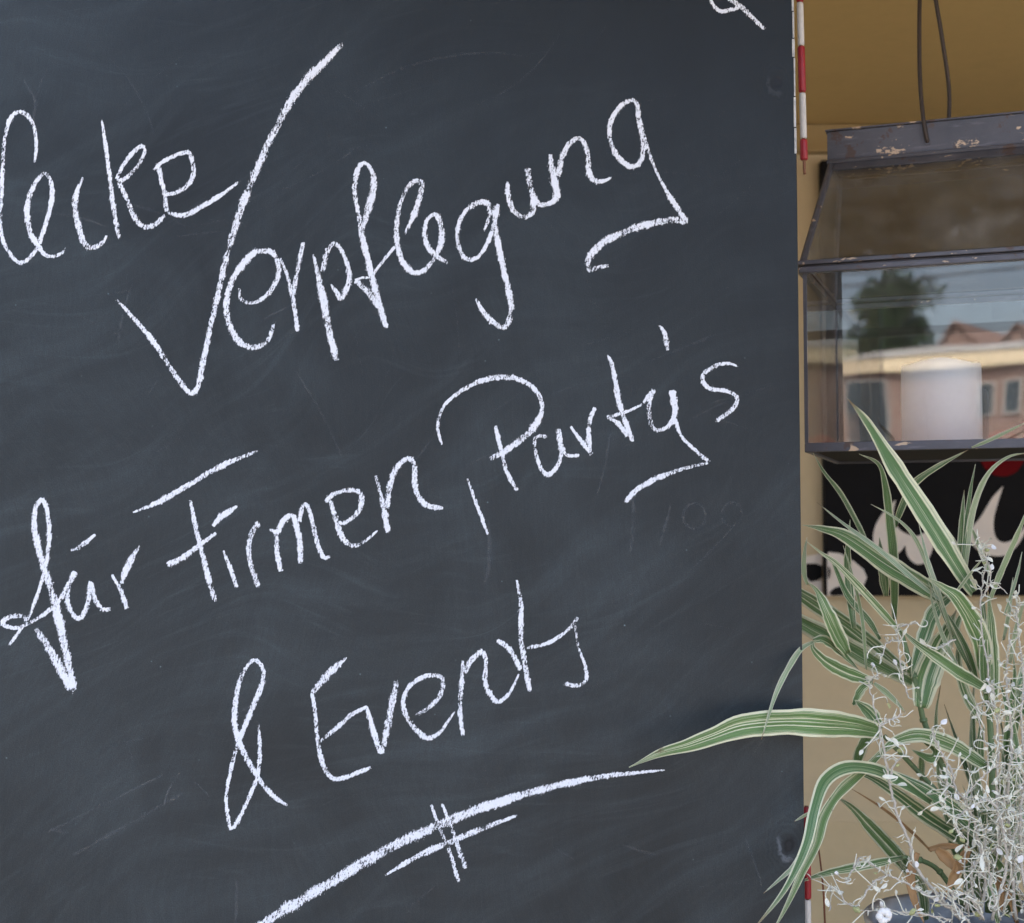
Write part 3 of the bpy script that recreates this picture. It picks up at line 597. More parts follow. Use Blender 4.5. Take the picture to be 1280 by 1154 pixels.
for pts, w in GHOST:
    q = []
    for px, py in pts:
        cx = (px-640)/1758; cy = (577-py)/1758; t = 1.32/(math.cos(R(3)) - cy*math.sin(R(3)))
        q.append((cx*t*1000, (1.45 + (math.sin(R(3)) + cy*math.cos(R(3)))*t)*1000))
    bm = bmesh.new(); uvl = bm.loops.layers.uv.new('UVMap'); ribbon(bm, uvl, q, [w*.75*.6, w*.75, w*.75*.6]); link('wiped_mark', bm, SMEAR_M, board)

bm = bmesh.new(); uvl = bm.loops.layers.uv.new('UVMap'); rs = random.Random(21)
for k in range(120):
    cx_, cz_ = rs.uniform(-.50, .24), rs.uniform(1.05, 2.05); a0 = R(rs.choice((30, 30, 45, 15, 100, 160)) + rs.uniform(-16, 16)); cv = rs.uniform(-1.2, 1.2); L_ = rs.uniform(.02, .20)*rs.random() + .012
    q = [];  x_, z_ = cx_, cz_
    for j in range(5):
        q.append((x_*1000, z_*1000)); a0 += cv*L_/4*6; x_ += math.cos(a0)*L_/4; z_ += math.sin(a0)*L_/4
    if all(-.6 < p[0]/1000 < .266 for p in q):
        w_ = rs.choice((.8, 1.0, 1.4, 2.2, 3.5)); ribbon(bm, uvl, q, [w_*.4, w_, w_, w_*.3])
o = link('wipe_scratches', bm, SCRATCH_M, board); o['kind'] = 'stuff'

# ------------------------------------------------------------------ lantern
LW, LD, HE, RI, RE = .43, .30, .224, .11, .0235
LS = .875
lan = empty('glass_lantern', (.3545*LS, 1.70*LS, 1.45+.1005*LS), R(-20), 'old metal and glass lantern with a hipped glass roof hanging by a wire', 'lantern')
lan.scale = (LS, LS, LS)
boxo('floor_plate', (.002, LW-.002, .002, LD-.002, .003, .006), SIGNB, lan)
bm = bmesh.new()
for e in ((0, LW, -.001, .005, 0, .011), (0, LW, LD-.005, LD+.001, 0, .011), (-.001, .005, .0052, LD-.0052, 0, .0105), (LW-.005, LW+.001, .0052, LD-.0052, 0, .0105)): box(bm, *e)
link('bottom_frame', bm, OLDM, lan, bevel=.001)
bm = bmesh.new()
for e in ((-.004, LW+.004, -.006, .004, HE-.006, HE+.001), (-.004, LW+.004, LD-.004, LD+.006, HE-.006, HE+.001), (-.006, .004, .0042, LD-.0042, HE-.0058, HE+.0008), (LW-.004, LW+.006, .0042, LD-.0042, HE-.0058, HE+.0008)): box(bm, *e)
for e in ((-.007, LW+.007, -.009, .004, HE+.0035, HE+.0085), (-.007, LW+.007, LD-.004, LD+.009, HE+.0035, HE+.0085), (-.009, .004, .0042, LD-.0042, HE+.0037, HE+.0083), (LW-.004, LW+.009, .0042, LD-.0042, HE+.0037, HE+.0083)): box(bm, *e)
box(bm, .001, LW-.001, -.003, .003, HE+.0012, HE+.0033)
link('eave_frame', bm, OLDM, lan, bevel=.0008)
for cx_, cy_ in ((.0, .0), (LW, 0), (0, LD), (LW, LD)):
    sx = 1 if cx_ == 0 else -1; sy = 1 if cy_ == 0 else -1
    bm = bmesh.new(); x_ = sorted((cx_, cx_+sx*.0042)); y_ = sorted((cy_, cy_+sy*.0042)); box(bm, x_[0], x_[1], y_[0], y_[1], .0112, HE-.0062); link('corner_post', bm, OLDM, lan)
def pane(name, ext):
    return boxo(name, ext, GLASS, lan)
pane('glass_pane', (.0045, LW-.0045, .0008, .0030, .0085, HE-.0062)); pane('glass_pane', (.0045, LW-.0045, LD-.0030, LD-.0008, .0085, HE-.0062))
pane('glass_pane', (.0008, .0030, .0045, LD-.0045, .0085, HE-.0062)); pane('glass_pane', (LW-.0030, LW-.0008, .0045, LD-.0045, .0085, HE-.0062))
ZB = HE + .0085; ZR = .383
E_ = [Vector((0,0,ZB)), Vector((LW,0,ZB)), Vector((LW,LD,ZB)), Vector((0,LD,ZB))]
T_ = [Vector((RE,RI,ZR)), Vector((LW-RE,RI,ZR)), Vector((LW-RE,LD-RI,ZR)), Vector((RE,LD-RI,ZR))]
for i in range(4):
    j = (i+1) % 4
    a, b, c, d = E_[i], E_[j], T_[j], T_[i]
    nrm = (b-a).cross(d-a).normalized()
    k = .012
    aa = a + (b-a).normalized()*.004 + (d-a)*.02; bb = b - (b-a).normalized()*.004 + (c-b)*.02
    cc = c - (b-a).normalized()*.004 - (c-b)*.02; dd = d + (b-a).normalized()*.004 - (d-a)*.02
    bm = bmesh.new(); slab(bm, [aa, bb, cc, dd], -nrm, .0022); bmesh.ops.recalc_face_normals(bm, faces=bm.faces); link('roof_pane', bm, ROOFGLASS if i == 0 else SOOTY, lan)
    bm = bmesh.new(); tube(bm, [a + Vector((0,0,-.0005)), d], .0042, .0042, 6); link('hip_bar', bm, OLDM, lan)
    bm = bmesh.new()     # flat strip that holds the pane along its upper edge
    q0 = dd + (aa-dd)*.02; q1 = cc + (bb-cc)*.02
    slab(bm, [q0 + (aa-dd)*.07, q1 + (bb-cc)*.07, q1, q0], nrm, .0018); bmesh.ops.recalc_face_normals(bm, faces=bm.faces); link('roof_strip', bm, OLDM, lan)
# ridge box: four sheet metal sides, front one with the hole edge
x0, x1, y0, y1 = RE-.006, LW-RE+.006, RI-.004, LD-RI+.004
bm = bmesh.new(); box(bm, x0, x1, y0, y0+.002, ZR-.002, ZR+.037); box(bm, x0, x1, y1-.002, y1, ZR-.002, ZR+.037)
box(bm, x0, x0+.002, y0+.0021, y1-.0021, ZR-.002, ZR+.0368); box(bm, x1-.002, x1, y0+.0021, y1-.0021, ZR-.002, ZR+.0368)
box(bm, x0-.002, x1+.002, y0-.003, y1+.003, ZR+.0372, ZR+.0395)
link('ridge_box', bm, OLDM, lan, bevel=.0006)
bm = bmesh.new(); tube(bm, [Vector((x0, y0-.002, ZR-.003)), Vector((x1, y0-.002, ZR-.003))], .0028, .0028, 8); link('ridge_bead', bm, OLDM, lan)
bm = bmesh.new(); rr = lathe(bm, [(.0042, 0), (.0042, .002), (.0024, .002), (.0024, 0)], 14); bmesh.ops.rotate(bm, verts=bm.verts, matrix=Matrix.Rotation(R(90), 3, 'X')); bmesh.ops.translate(bm, verts=bm.verts, vec=(.142, y0-.0005, ZR+.012)); link('eyelet', bm, OLDM, lan)

Lm = Matrix.Translation(lan.location) @ lan.rotation_euler.to_matrix().to_4x4() @ Matrix.Scale(LS, 4)
HZ = (2.276 - lan.location.z)/LS       # soffit height in the lantern's own units
def lw(x, y, z): return Lm @ Vector((x, y, z))
wp = [lw(.142, y0+.006, ZR+.012), lw(.142, y0-.003, ZR+.013), lw(.140, y0-.0065, ZR+.024), lw(.137, y0-.006, ZR+.05), lw(.134, y0+.0, ZR+.10), lw(.134, y0+.010, ZR+.18), lw(.136, y0+.03, ZR+.27), lw(.138, y0+.045, HZ-.012)]
wq = [lw(.140, y0+.052, HZ-.010), lw(.146, y0+.062, ZR+.27), lw(.158, y0+.074, ZR+.17), lw(.165, y1+.006, ZR+.105), lw(.163, y1+.008, ZR+.05), lw(.160, y1+.006, ZR+.024), lw(.158, y1-.004, ZR+.014)]
bm = bmesh.new(); tube(bm, spline(wp+[lw(.139, y0+.049, HZ-.0045)]+wq, 5), .0024, .0024, 8)
w_o = tag(link('hanging_wire', bm, WIRE, smooth=True), 'dark wire loop that holds the glass lantern up under the soffit', 'wire')
bm = bmesh.new(); hk = lw(.139, y0+.049, HZ+.001)
tube(bm, spline([hk+Vector((0,0,-.0015)), hk+Vector((.004,0,-.004)), hk+Vector((.007,0,-.010)), hk+Vector((0,0,-.0155)), hk+Vector((-.007,0,-.010))], 6), .0016, .0016, 8)
tag(link('ceiling_hook', bm, WIRE, smooth=True), 'small dark hook under the soffit above the lantern wire', 'hook')

cd = empty('pillar_candle', (.5392*LS, 1.76*LS, 1.45+.1068*LS), 0, 'thick white pillar candle standing inside the glass lantern', 'candle')
cd.scale = (LS, LS, LS)
bm = bmesh.new(); rg = lathe(bm, [(.001, 0), (.046, 0), (.0485, .004), (.0488, .05), (.0485, .100), (.0475, .107), (.0440, .109), (.0400, .104), (.030, .098), (.010, .096), (.001, .096)], 40)
for v in bm.verts:
    if v.co.z > .09: v.co.z += .0025*math.sin(3*math.atan2(v.co.y, v.co.x)+1)
link('wax_body', bm, WAX, cd, smooth=True)
bm = bmesh.new(); tube(bm, spline([Vector((0,0,.095)), Vector((.001,0,.102)), Vector((.004,.001,.108))], 3), .0011, .0008, 6); link('wick', bm, DARKW, cd)

# ------------------------------------------------------------------ planter
PX, PY, PZ = .457, 1.42, 1.0697
pot = empty('zinc_planter', (PX, PY, 0), 0, 'tall round zinc planter at the bottom right, holding the striped grass', 'planter')
bm = bmesh.new(); lathe(bm, [(.001, .002), (.075, .002), (.077, .004), (.100, PZ-.016), (.1015, PZ-.010)], 48); link('body', bm, ZINC, pot, smooth=True)
bm = bmesh.new(); lathe(bm, [(.1015, PZ-.0098), (.1045, PZ-.006), (.1050, PZ-.002), (.1025, PZ), (.0995, PZ-.002), (.0985, PZ-.03), (.098, PZ-.06)], 48); link('rim', bm, ZINC, pot, smooth=True)
bm = bmesh.new(); rg = lathe(bm, [(.0975, PZ-.045), (.06, PZ-.038), (.02, PZ-.035)], 40); bm.faces.new(rg[-1])
for v in bm.verts: v.co.z += random.uniform(-.004, .004)
link('soil', bm, SOIL, pot, smooth=True)

# ------------------------------------------------------------------ striped grass
LEAVES = [
 ('g',24.2,12,[(462,1410,1392),(443,1394,1416),(411,1378,1461),(372,1362,1515),(342,1346,1557),(319,1330,1579)]),
 ('g',8.0,-40,[(455,1420,1409),(442,1410,1441),(423,1400,1465),(409,1390,1478)]),
 ('g',21.7,-8,[(445,1440,1380),(421,1428,1395),(378,1416,1420),(335,1406,1448),(310,1398,1456),(287,1390,1460)]),
 ('g',23.6,10,[(475,1420,1305),(463,1395,1347),(435,1370,1386),(418,1365,1399),(401,1360,1409)]),
 ('y',5.5,0,[(427,1400,1384),(395,1392,1408),(362,1385,1435),(325,1378,1461),(297,1370,1482)]),
 ('g',9.3,15,[(388,1400,1350),(351,1375,1386),(314,1350,1420),(294,1345,1434),(279,1340,1445)]),
 ('g',6.8,20,[(388,1520,1432),(371,1502,1458),(348,1485,1493),(326,1468,1516),(311,1450,1535)]),
 ('g',11.4,5,[(398,1470,1362),(394,1454,1420),(386,1438,1466),(378,1424,1502),(368,1412,1522),(346,1400,1531)]),
 ('g',10.8,-10,[(387,1460,1387),(383,1453,1408),(381,1453,1425),(381,1460,1448)]),
 ('g',8.9,10,[(397,1460,1458),(401,1445,1480),(409,1430,1502),(427,1415,1518),(455,1400,1535)]),
 ('y',3.9,10,[(452,1380,1536),(469,1370,1544),(500,1360,1560)]),
 ('y',7.1,0,[(454,1420,1397),(458,1405,1465),(468,1390,1506),(486,1380,1526),(507,1370,1531)]),
 ('g',5.6,10,[(450,1410,1416),(455,1407,1469),(458,1403,1497),(462,1400,1521)]),
 ('g',7.3,-12,[(453,1430,1413),(456,1430,1449),(458,1430,1474),(460,1430,1496)]),
 ('y',8.0,20,[(480,1420,1383),(488,1410,1411),(499,1400,1443),(507,1390,1469),(513,1380,1489)]),
 ('y',5.7,0,[(485,1430,1409),(475,1427,1433),(466,1423,1454),(457,1420,1465)]),
 ('y',4.8,30,[(438,1400,1390),(455,1395,1414),(469,1390,1432)]),
 ('g',17.1,10,[(328,1380,1334),(316,1370,1353),(304,1360,1376),(296,1365,1395),(287,1370,1405)]),
 ('y',5.4,0,[(287,1370,1402),(283,1367,1414),(283,1363,1434),(285,1360,1448)]),
 ('g',20.2,0,[(429,1500,1293),(397,1492,1319),(353,1484,1354),(318,1476,1377),(279,1468,1404),(249,1460,1433)]),
 ('g',21.8,-5,[(422,1490,1295),(385,1482,1314),(346,1474,1336),(303,1468,1358),(265,1464,1381),(236,1460,1412)]),
 ('g',14.8,14,[(355,1390,1307),(327,1376,1316),(303,1362,1328),(289,1356,1341),(290,1358,1348),(296,1360,1349)]),
 ('g',11.8,-35,[(291,1360,1349),(302,1370,1349),(318,1380,1339),(332,1390,1327),(343,1400,1317)]),
 ('y',5.9,0,[(285,1340,1349),(270,1320,1344),(255,1300,1330),(240,1290,1305),(225,1280,1266)]),
 ('g',26.5,6,[(358,1370,1260),(324,1338,1270),(287,1305,1277),(252,1292,1280),(209,1280,1278),(180,1275,1269),(157,1270,1262),(132,1266,1256),(104,1262,1244)]),
 ('g',17.2,25,[(363,1390,1260),(348,1375,1277),(329,1360,1292)]),
 ('g',12.6,30,[(330,1370,1287),(341,1380,1300),(355,1390,1308)]),
 ('y',6.3,0,[(353,1380,1306),(368,1380,1294),(383,1380,1278)]),
 ('g',12.4,10,[(370,1450,1253),(360,1453,1237),(354,1457,1218),(348,1460,1191)]),
 ('g',13.3,10,[(410,1390,1189),(377,1368,1211),(345,1346,1228),(312,1323,1234),(287,1301,1226),(273,1282,1205),(263,1267,1179),(250,1253,1158),(234,1244,1136),(207,1235,1108)]),
 ('g',11.9,-10,[(361,1370,1245),(335,1353,1226),(308,1336,1209),(289,1319,1189),(278,1301,1168),(262,1286,1147),(246,1273,1122),(227,1260,1096)]),
 ('y',4.3,0,[(266,1280,1177),(252,1275,1155),(236,1270,1142),(223,1265,1133)]),
 ('y',2.9,0,[(272,1300,1197),(256,1290,1191)]),
 ('g',16.7,0,[(420,1470,1092),(395,1468,1122),(370,1465,1149),(350,1462,1170),(333,1460,1182)]),
 ('g',9.3,10,[(381,1390,1136),(347,1375,1133),(313,1360,1131),(287,1345,1129),(266,1330,1126)]),
 ('g',17.6,18,[(483,1430,1214),(452,1420,1234),(429,1410,1245),(403,1400,1253),(380,1400,1248),(363,1400,1235),(351,1400,1221)]),
 ('g',12.9,-25,[(408,1420,1249),(423,1417,1238),(418,1413,1228),(397,1410,1237)]),
 ('g',7.3,0,[(412,1430,1230),(414,1435,1215),(414,1440,1194)]),
 ('g',19.4,12,[(498,1430,1129),(467,1422,1154),(437,1414,1179),(405,1412,1199),(375,1416,1214),(348,1420,1219)]),
 ('g',16.3,-10,[(485,1440,1122),(452,1436,1145),(419,1432,1166),(386,1430,1191),(358,1430,1208),(330,1430,1212)]),
 ('d',3.3,0,[(430,1460,1126),(410,1460,1146),(382,1460,1169),(347,1460,1191)]),
 ('r',2.5,0,[(316,1440,1043),(315,1442,1086),(313,1445,1117),(310,1448,1145),(311,1450,1156)]),
 ('d',12.5,20,[(411,1380,1146),(421,1375,1137),(429,1370,1125)]),
 ('d',14.0,-20,[(444,1380,1148),(432,1373,1134),(420,1367,1116),(413,1360,1103)]),
 ('d',9.4,10,[(393,1380,1143),(386,1375,1130),(383,1370,1116),(386,1365,1098),(393,1360,1080)]),
 ('d',7.1,0,[(406,1390,1144),(424,1385,1148),(444,1380,1148)]),
 ('d',11.1,0,[(483,1400,1120),(475,1390,1107),(474,1380,1086)]),
 ('d',7.9,15,[(495,1400,1070),(485,1390,1099),(472,1380,1121)]),
 ('g',14.4,10,[(477,1410,1274),(480,1410,1306),(479,1410,1346),(477,1410,1378),(475,1410,1397)]),
 ('g',9.6,-20,[(469,1400,1284),(467,1400,1315),(467,1400,1354),(465,1400,1390)]),
 ('g',7.3,0,[(468,1420,1297),(459,1420,1329),(448,1420,1353),(434,1420,1377)]),
 ('g',13.3,6,[(474,1400,1295),(451,1388,1308),(435,1376,1316),(411,1370,1332),(391,1370,1346),(375,1370,1361)]),
 ('g',14.0,20,[(479,1450,1260),(464,1447,1288),(456,1443,1315),(454,1440,1344)]),
 ('g',30.8,0,[(410,1420,1278),(417,1425,1305),(430,1430,1332),(440,1425,1357),(447,1420,1375)]),
 ('g',16.2,15,[(442,1430,1386),(426,1425,1373),(414,1420,1349),(402,1415,1320),(398,1410,1308)]),
 ('g',9.1,-15,[(464,1450,1375),(450,1450,1343),(436,1450,1318),(426,1450,1292)]),
 ('g',10.7,0,[(507,1450,1180),(504,1448,1221),(507,1445,1262),(512,1442,1303),(510,1440,1331)]),
 ('g',8.9,25,[(511,1430,1216),(505,1427,1252),(494,1423,1289),(489,1420,1305)]),
 ('y',4.8,0,[(497,1430,1344),(499,1420,1369),(501,1410,1408)]),
 ('y',5.6,0,[(503,1430,1320),(506,1415,1361),(511,1400,1394)]),
 ('g',10.1,10,[(458,1380,1128),(461,1370,1108),(464,1360,1073)]),
 ('g',8.8,0,[(463,1410,1133),(464,1405,1158),(466,1400,1190)]),
 ('g',11.1,20,[(511,1400,1132),(490,1395,1140),(468,1390,1153)]),
 ('g',10.3,-15,[(498,1400,1081),(481,1395,1121),(462,1390,1147)]),
 ('g',7.4,0,[(480,1450,1217),(479,1450,1237),(483,1450,1257)]),
 ('g',12.4,10,[(424,1460,1057),(416,1455,1095),(391,1450,1120)]),
 ('g',11.9,-10,[(524,1480,1175),(544,1487,1215),(565,1493,1272),(586,1500,1339)]),
 ('g',15.2,10,[(517,1460,1138),(555,1473,1176),(594,1487,1207),(642,1500,1221)]),
 ('g',14.7,-10,[(519,1460,1260),(539,1447,1294),(567,1433,1312),(602,1420,1305)]),
 ('g',17.3,0,[(525,1500,1255),(558,1517,1321),(600,1533,1406),(643,1550,1467)]),
 ('y',3.9,0,[(348,1390,1318),(343,1383,1367),(333,1377,1409),(322,1370,1440)]),
 ('y',5.5,0,[(440,1410,1350),(420,1398,1398),(403,1386,1434),(389,1376,1454),(371,1368,1468),(347,1360,1480)]),
 ('g',7.2,20,[(461,1420,1313),(439,1410,1354),(422,1400,1386),(410,1390,1404)]),
 ('y',4.7,-20,[(447,1400,1307),(426,1393,1347),(413,1387,1383),(409,1380,1402)]),
 ('g',8.1,10,[(375,1440,1344),(362,1435,1364),(340,1430,1389),(323,1425,1425),(310,1420,1433)]),
 ('y',4.7,10,[(422,1380,1379),(415,1377,1399),(405,1373,1426),(396,1370,1461)]),
 ('g',9.8,0,[(346,1430,1356),(343,1433,1392),(342,1437,1425),(346,1440,1466)]),
 ('y',4.7,30,[(484,1390,1371),(489,1383,1391),(494,1377,1414),(496,1370,1434)]),
 ('g',11.2,15.90975615032631,[(474,1464,1090),(448,1467,1167),(440,1471,1253),(446,1474,1294)]),
 ('g',11.4,-18.3938629188456,[(504,1496,1096),(489,1499,1172),(488,1502,1257),(492,1506,1298)]),
 ('y',9.3,-19.33258954555293,[(502,1476,1061),(498,1480,1110),(522,1483,1165),(534,1486,1191)]),
 ('g',11.8,0.5023425199650973,[(474,1495,1056),(486,1498,1123),(519,1501,1199),(524,1505,1235)]),
 ('g',8.8,29.84831897039706,[(490,1443,1109),(505,1446,1172),(502,1449,1242),(497,1453,1276)]),
 ('y',7.9,-8.650154723558877,[(510,1495,1097),(504,1498,1143),(528,1501,1193),(547,1505,1217)]),
 ('g',6.6,26.074845125171407,[(476,1454,1064),(465,1457,1154),(482,1460,1255),(489,1464,1303)]),
 ('g',6.0,-12.660211925949408,[(467,1481,1104),(457,1484,1132),(458,1487,1163),(477,1491,1178)]),
 ('g',11.8,-12.480280040306916,[(505,1458,1061),(519,1461,1125),(516,1464,1196),(504,1468,1230)]),
 ('g',12.5,4.28734530378977,[(496,1462,1081),(487,1465,1151),(476,1469,1228),(477,1472,1265)]),
 ('g',10.0,2.7738026487831533,[(477,1476,1104),(506,1479,1180),(530,1482,1265),(528,1486,1306)]),
 ('g',9.1,-15.488270026975492,[(484,1479,1062),(493,1482,1141),(467,1486,1231),(454,1489,1273)]),
 ('g',6.1,-14.79675729167948,[(464,1470,1097),(479,1473,1133),(475,1477,1172),(469,1480,1190)]),
 ('g',12.4,-5.822276042660235,[(506,1459,1099),(524,1462,1164),(519,1466,1237),(521,1469,1271)]),
 ('g',8.0,9.414539994848838,[(496,1453,1074),(494,1456,1140),(522,1459,1213),(541,1463,1248)]),
 ('y',12.2,-25.537165913607396,[(496,1456,1085),(519,1459,1138),(539,1463,1197),(548,1466,1225)]),
]
CANES = [
 (3.34,[(464,1440,1071),(454,1438,1135),(443,1435,1195),(426,1432,1236),(415,1430,1264),(411,1428,1280),(404,1425,1309),(399,1422,1325),(392,1420,1349)]),
 (3.58,[(477,1430,1073),(480,1428,1145),(482,1426,1217),(479,1424,1281),(476,1422,1345),(473,1420,1383)]),
 (3.19,[(470,1440,1075),(464,1437,1143),(435,1433,1184),(375,1430,1248)]),
 (2.87,[(475,1420,1297),(462,1420,1353),(451,1420,1385),(439,1420,1397)]),
 (3.03,[(502,1440,1071),(506,1443,1142),(507,1447,1221),(513,1450,1302)]),
 (2.79,[(456,1440,1075),(429,1430,1113),(406,1420,1127),(386,1410,1132)]),
]
BRANCHES = [
 (3.14,0.9,[(430,1370,1082),(402,1366,1113),(384,1361,1137),(379,1357,1156),(366,1352,1187),(358,1348,1215),(353,1343,1241),(347,1339,1267),(355,1334,1276),(366,1330,1282)]),
 (1.96,0.8,[(353,1330,1218),(356,1323,1237),(364,1317,1246),(369,1310,1244)]),
 (2.35,1.0,[(423,1360,1092),(394,1352,1109),(366,1345,1125),(345,1338,1136),(325,1330,1150)]),
 (2.04,1.0,[(353,1340,1131),(337,1336,1124),(322,1332,1106),(311,1328,1109),(301,1324,1122),(292,1320,1126)]),
 (1.88,1.0,[(327,1340,1147),(316,1325,1138),(307,1310,1130)]),
 (3.14,1.0,[(449,1370,1082),(455,1369,1120),(449,1368,1150),(442,1367,1181),(434,1366,1196),(425,1364,1208),(422,1363,1223),(413,1362,1239),(407,1361,1252),(403,1360,1264)]),
 (2.83,1.1,[(457,1360,1084),(471,1357,1138),(464,1354,1183),(452,1351,1199),(438,1349,1193),(424,1346,1186),(418,1343,1177),(425,1340,1165)]),
 (3.3,1.2,[(487,1380,1079),(481,1378,1148),(480,1377,1202),(484,1375,1248),(481,1373,1287),(479,1372,1318),(482,1370,1349)]),
 (2.83,1.2,[(495,1370,1082),(488,1368,1165),(494,1367,1226),(490,1365,1272),(493,1363,1311),(487,1362,1365),(486,1360,1392)]),
 (2.67,1.0,[(469,1370,1150),(466,1368,1203),(468,1365,1250),(464,1362,1284),(461,1360,1311)]),
 (1.73,1.0,[(464,1360,1285),(457,1360,1290),(447,1360,1288),(446,1360,1279),(454,1360,1250),(456,1360,1228)]),
 (1.88,0.9,[(471,1390,1285),(465,1388,1332),(460,1387,1371),(462,1385,1402),(466,1383,1426),(463,1382,1438),(451,1380,1440)]),
 (1.49,0.9,[(461,1380,1391),(467,1377,1404),(464,1373,1422),(455,1370,1434)]),
 (1.49,0.5,[(463,1380,1399),(472,1375,1403),(481,1370,1393)]),
 (1.73,1.3,[(380,1360,1296),(374,1357,1319),(369,1353,1350),(368,1350,1365)]),
 (1.57,1.0,[(371,1360,1349),(357,1350,1346),(348,1340,1328)]),
 (1.57,0.8,[(371,1360,1361),(380,1355,1364),(388,1350,1367)]),
 (1.41,1.0,[(348,1340,1267),(340,1340,1298),(339,1340,1312),(347,1340,1317)]),
 (1.73,1.0,[(429,1350,1199),(436,1348,1211),(451,1345,1226),(465,1342,1234),(479,1340,1231)]),
 (1.73,0.8,[(423,1360,1209),(408,1355,1217),(399,1350,1229)]),
 (2.2,1.3,[(446,1350,1087),(429,1343,1111),(416,1337,1114),(403,1330,1120)]),
 (2.2,1.3,[(431,1340,1084),(418,1333,1099),(409,1327,1115),(411,1320,1123)]),
 (2.35,1.2,[(465,1360,1084),(455,1353,1116),(450,1347,1140),(442,1340,1156)]),
 (1.88,1.0,[(416,1350,1087),(384,1345,1094),(360,1340,1097),(344,1335,1101),(328,1330,1100)]),
 (1.88,1.2,[(475,1360,1152),(482,1358,1175),(474,1355,1189),(465,1352,1184),(469,1350,1165)]),
 (1.57,1.0,[(414,1350,1233),(411,1347,1203),(406,1343,1193),(411,1340,1186)]),
 (1.57,1.0,[(430,1370,1349),(415,1360,1345),(406,1350,1341)]),
 (2.35,1.2,[(510,1400,1073),(529,1407,1149),(549,1413,1219),(565,1420,1265)]),
 (2.35,1.2,[(502,1400,1073),(519,1400,1128),(516,1400,1190),(525,1400,1237)]),
 (2.01,1.0,[(507,1400,1086),(485,1382,1119),(482,1363,1148),(464,1345,1169)]),
 (1.18,1.0,[(488,1415,1086),(481,1391,1118),(495,1366,1145),(485,1341,1166)]),
 (1.94,1.0,[(435,1372,1088),(447,1379,1118),(459,1387,1143),(461,1394,1162)]),
 (1.21,1.0,[(500,1396,1083),(490,1390,1135),(511,1385,1181),(504,1379,1213)]),
 (1.19,1.0,[(485,1410,1104),(484,1409,1132),(480,1408,1157),(476,1406,1174)]),
 (1.6,1.0,[(482,1418,1093),(477,1395,1155),(493,1371,1209),(475,1348,1248)]),
 (1.85,1.0,[(469,1364,1087),(485,1380,1140),(478,1395,1187),(489,1411,1221)]),
 (1.93,1.0,[(448,1371,1088),(439,1364,1125),(452,1358,1157),(443,1352,1181)]),
 (1.45,1.0,[(458,1393,1093),(457,1388,1131),(493,1384,1164),(484,1379,1188)]),
 (1.84,1.0,[(478,1419,1105),(468,1409,1129),(466,1400,1151),(462,1390,1166)]),
 (1.44,1.0,[(485,1412,1097),(505,1409,1145),(502,1406,1187),(512,1403,1217)]),
 (1.29,1.0,[(457,1365,1115),(467,1360,1165),(470,1356,1209),(477,1352,1240)]),
 (1.71,1.0,[(437,1366,1086),(435,1368,1135),(441,1370,1177),(444,1372,1207)]),
]
grass = empty('ribbon_grass', (PX, PY, PZ-.036), 0, 'green and cream striped ribbon grass with long arching leaves in the planter', 'plant')
GI = pinv(grass)
def leaf(kind, w, roll, pts, rnd):
    bm = bmesh.new(); uvl = bm.loops.layers.uv.new('UVMap')
    P = spline([Vector(p)/1000 for p in pts], 5); n = len(P); w *= .93/1000
    thin = kind in 'r'
    if thin: tube(bm, P, w/2, w/3, 5); return bm
    rows = []; up = Vector((0, -1, 0)); twist = rnd.uniform(-.25, .25); ln = [0]
    for i in range(1, n): ln.append(ln[-1] + (P[i]-P[i-1]).length)
    tot = ln[-1]
    for i, p in enumerate(P):
        t = (P[min(i+1, n-1)] - P[max(i-1, 0)]).normalized()
        f = ln[i]/tot
        nv = up - t*up.dot(t)
        nv = nv.normalized() if nv.length > .05 else t.orthogonal().normalized()
        nv = Matrix.Rotation(R(roll) + twist*(f-.3)*2, 3, t) @ nv
        s = t.cross(nv).normalized()
        prof = (min(1, .50 + f*2.2) if f < .25 else 1.0) * (1 - max(0, (f-.42)/.58)**1.7)
        prof = max(prof, .03) * (1 + .05*math.sin(f*23+roll) + .03*math.sin(f*51))
        h = w*.5*prof; fold = .34*h
        wob = h*.10*math.sin(f*31+roll)
        rows.append([(bm.verts.new(p + s*h*a - nv*fold*(1-abs(a))*1.4 + nv*(wob*a)), a*.5+.5, f) for a in (-1, -.5, 0, .5, 1)])
    for i in range(n-1):
        for k in range(4):
            q = (rows[i][k], rows[i][k+1], rows[i+1][k+1], rows[i+1][k])
            fc = bm.faces.new([v[0] for v in q])
            for lp, v in zip(fc.loops, q): lp[uvl].uv = (v[1], v[2])
    return bm
rnd = random.Random(11)
KM = {'g': GREEN, 'y': PALE, 'd': DRY, 'r': REDDRY}
for kind, w, roll, pts in LEAVES:
    o = link('leaf', leaf(kind, w, roll, pts, rnd), KM[kind], grass, smooth=True); o.matrix_parent_inverse = GI
    if kind in 'dr': o['label'] = 'dry brown leaf' if kind == 'd' else 'thin dry reddish stalk'
    if kind in 'gyd':
        so = o.modifiers.new('thickness', 'SOLIDIFY'); so.thickness = .00035; so.offset = 0
for r, pts in CANES:
    bm = bmesh.new(); tube(bm, spline([Vector(p)/1000 for p in pts], 5), r/1000, r/1000*.75, 9)
    P = [Vector(p)/1000 for p in pts]
    for p, q in zip(P[1:-1], P[2:]):
        t = (q-p).normalized(); tube(bm, [p - t*.0015, p, p + t*.0015], r/1000*1.22, r/1000*1.15, 9)
    o = link('stem', bm, CANE, grass, smooth=True); o.matrix_parent_inverse = GI

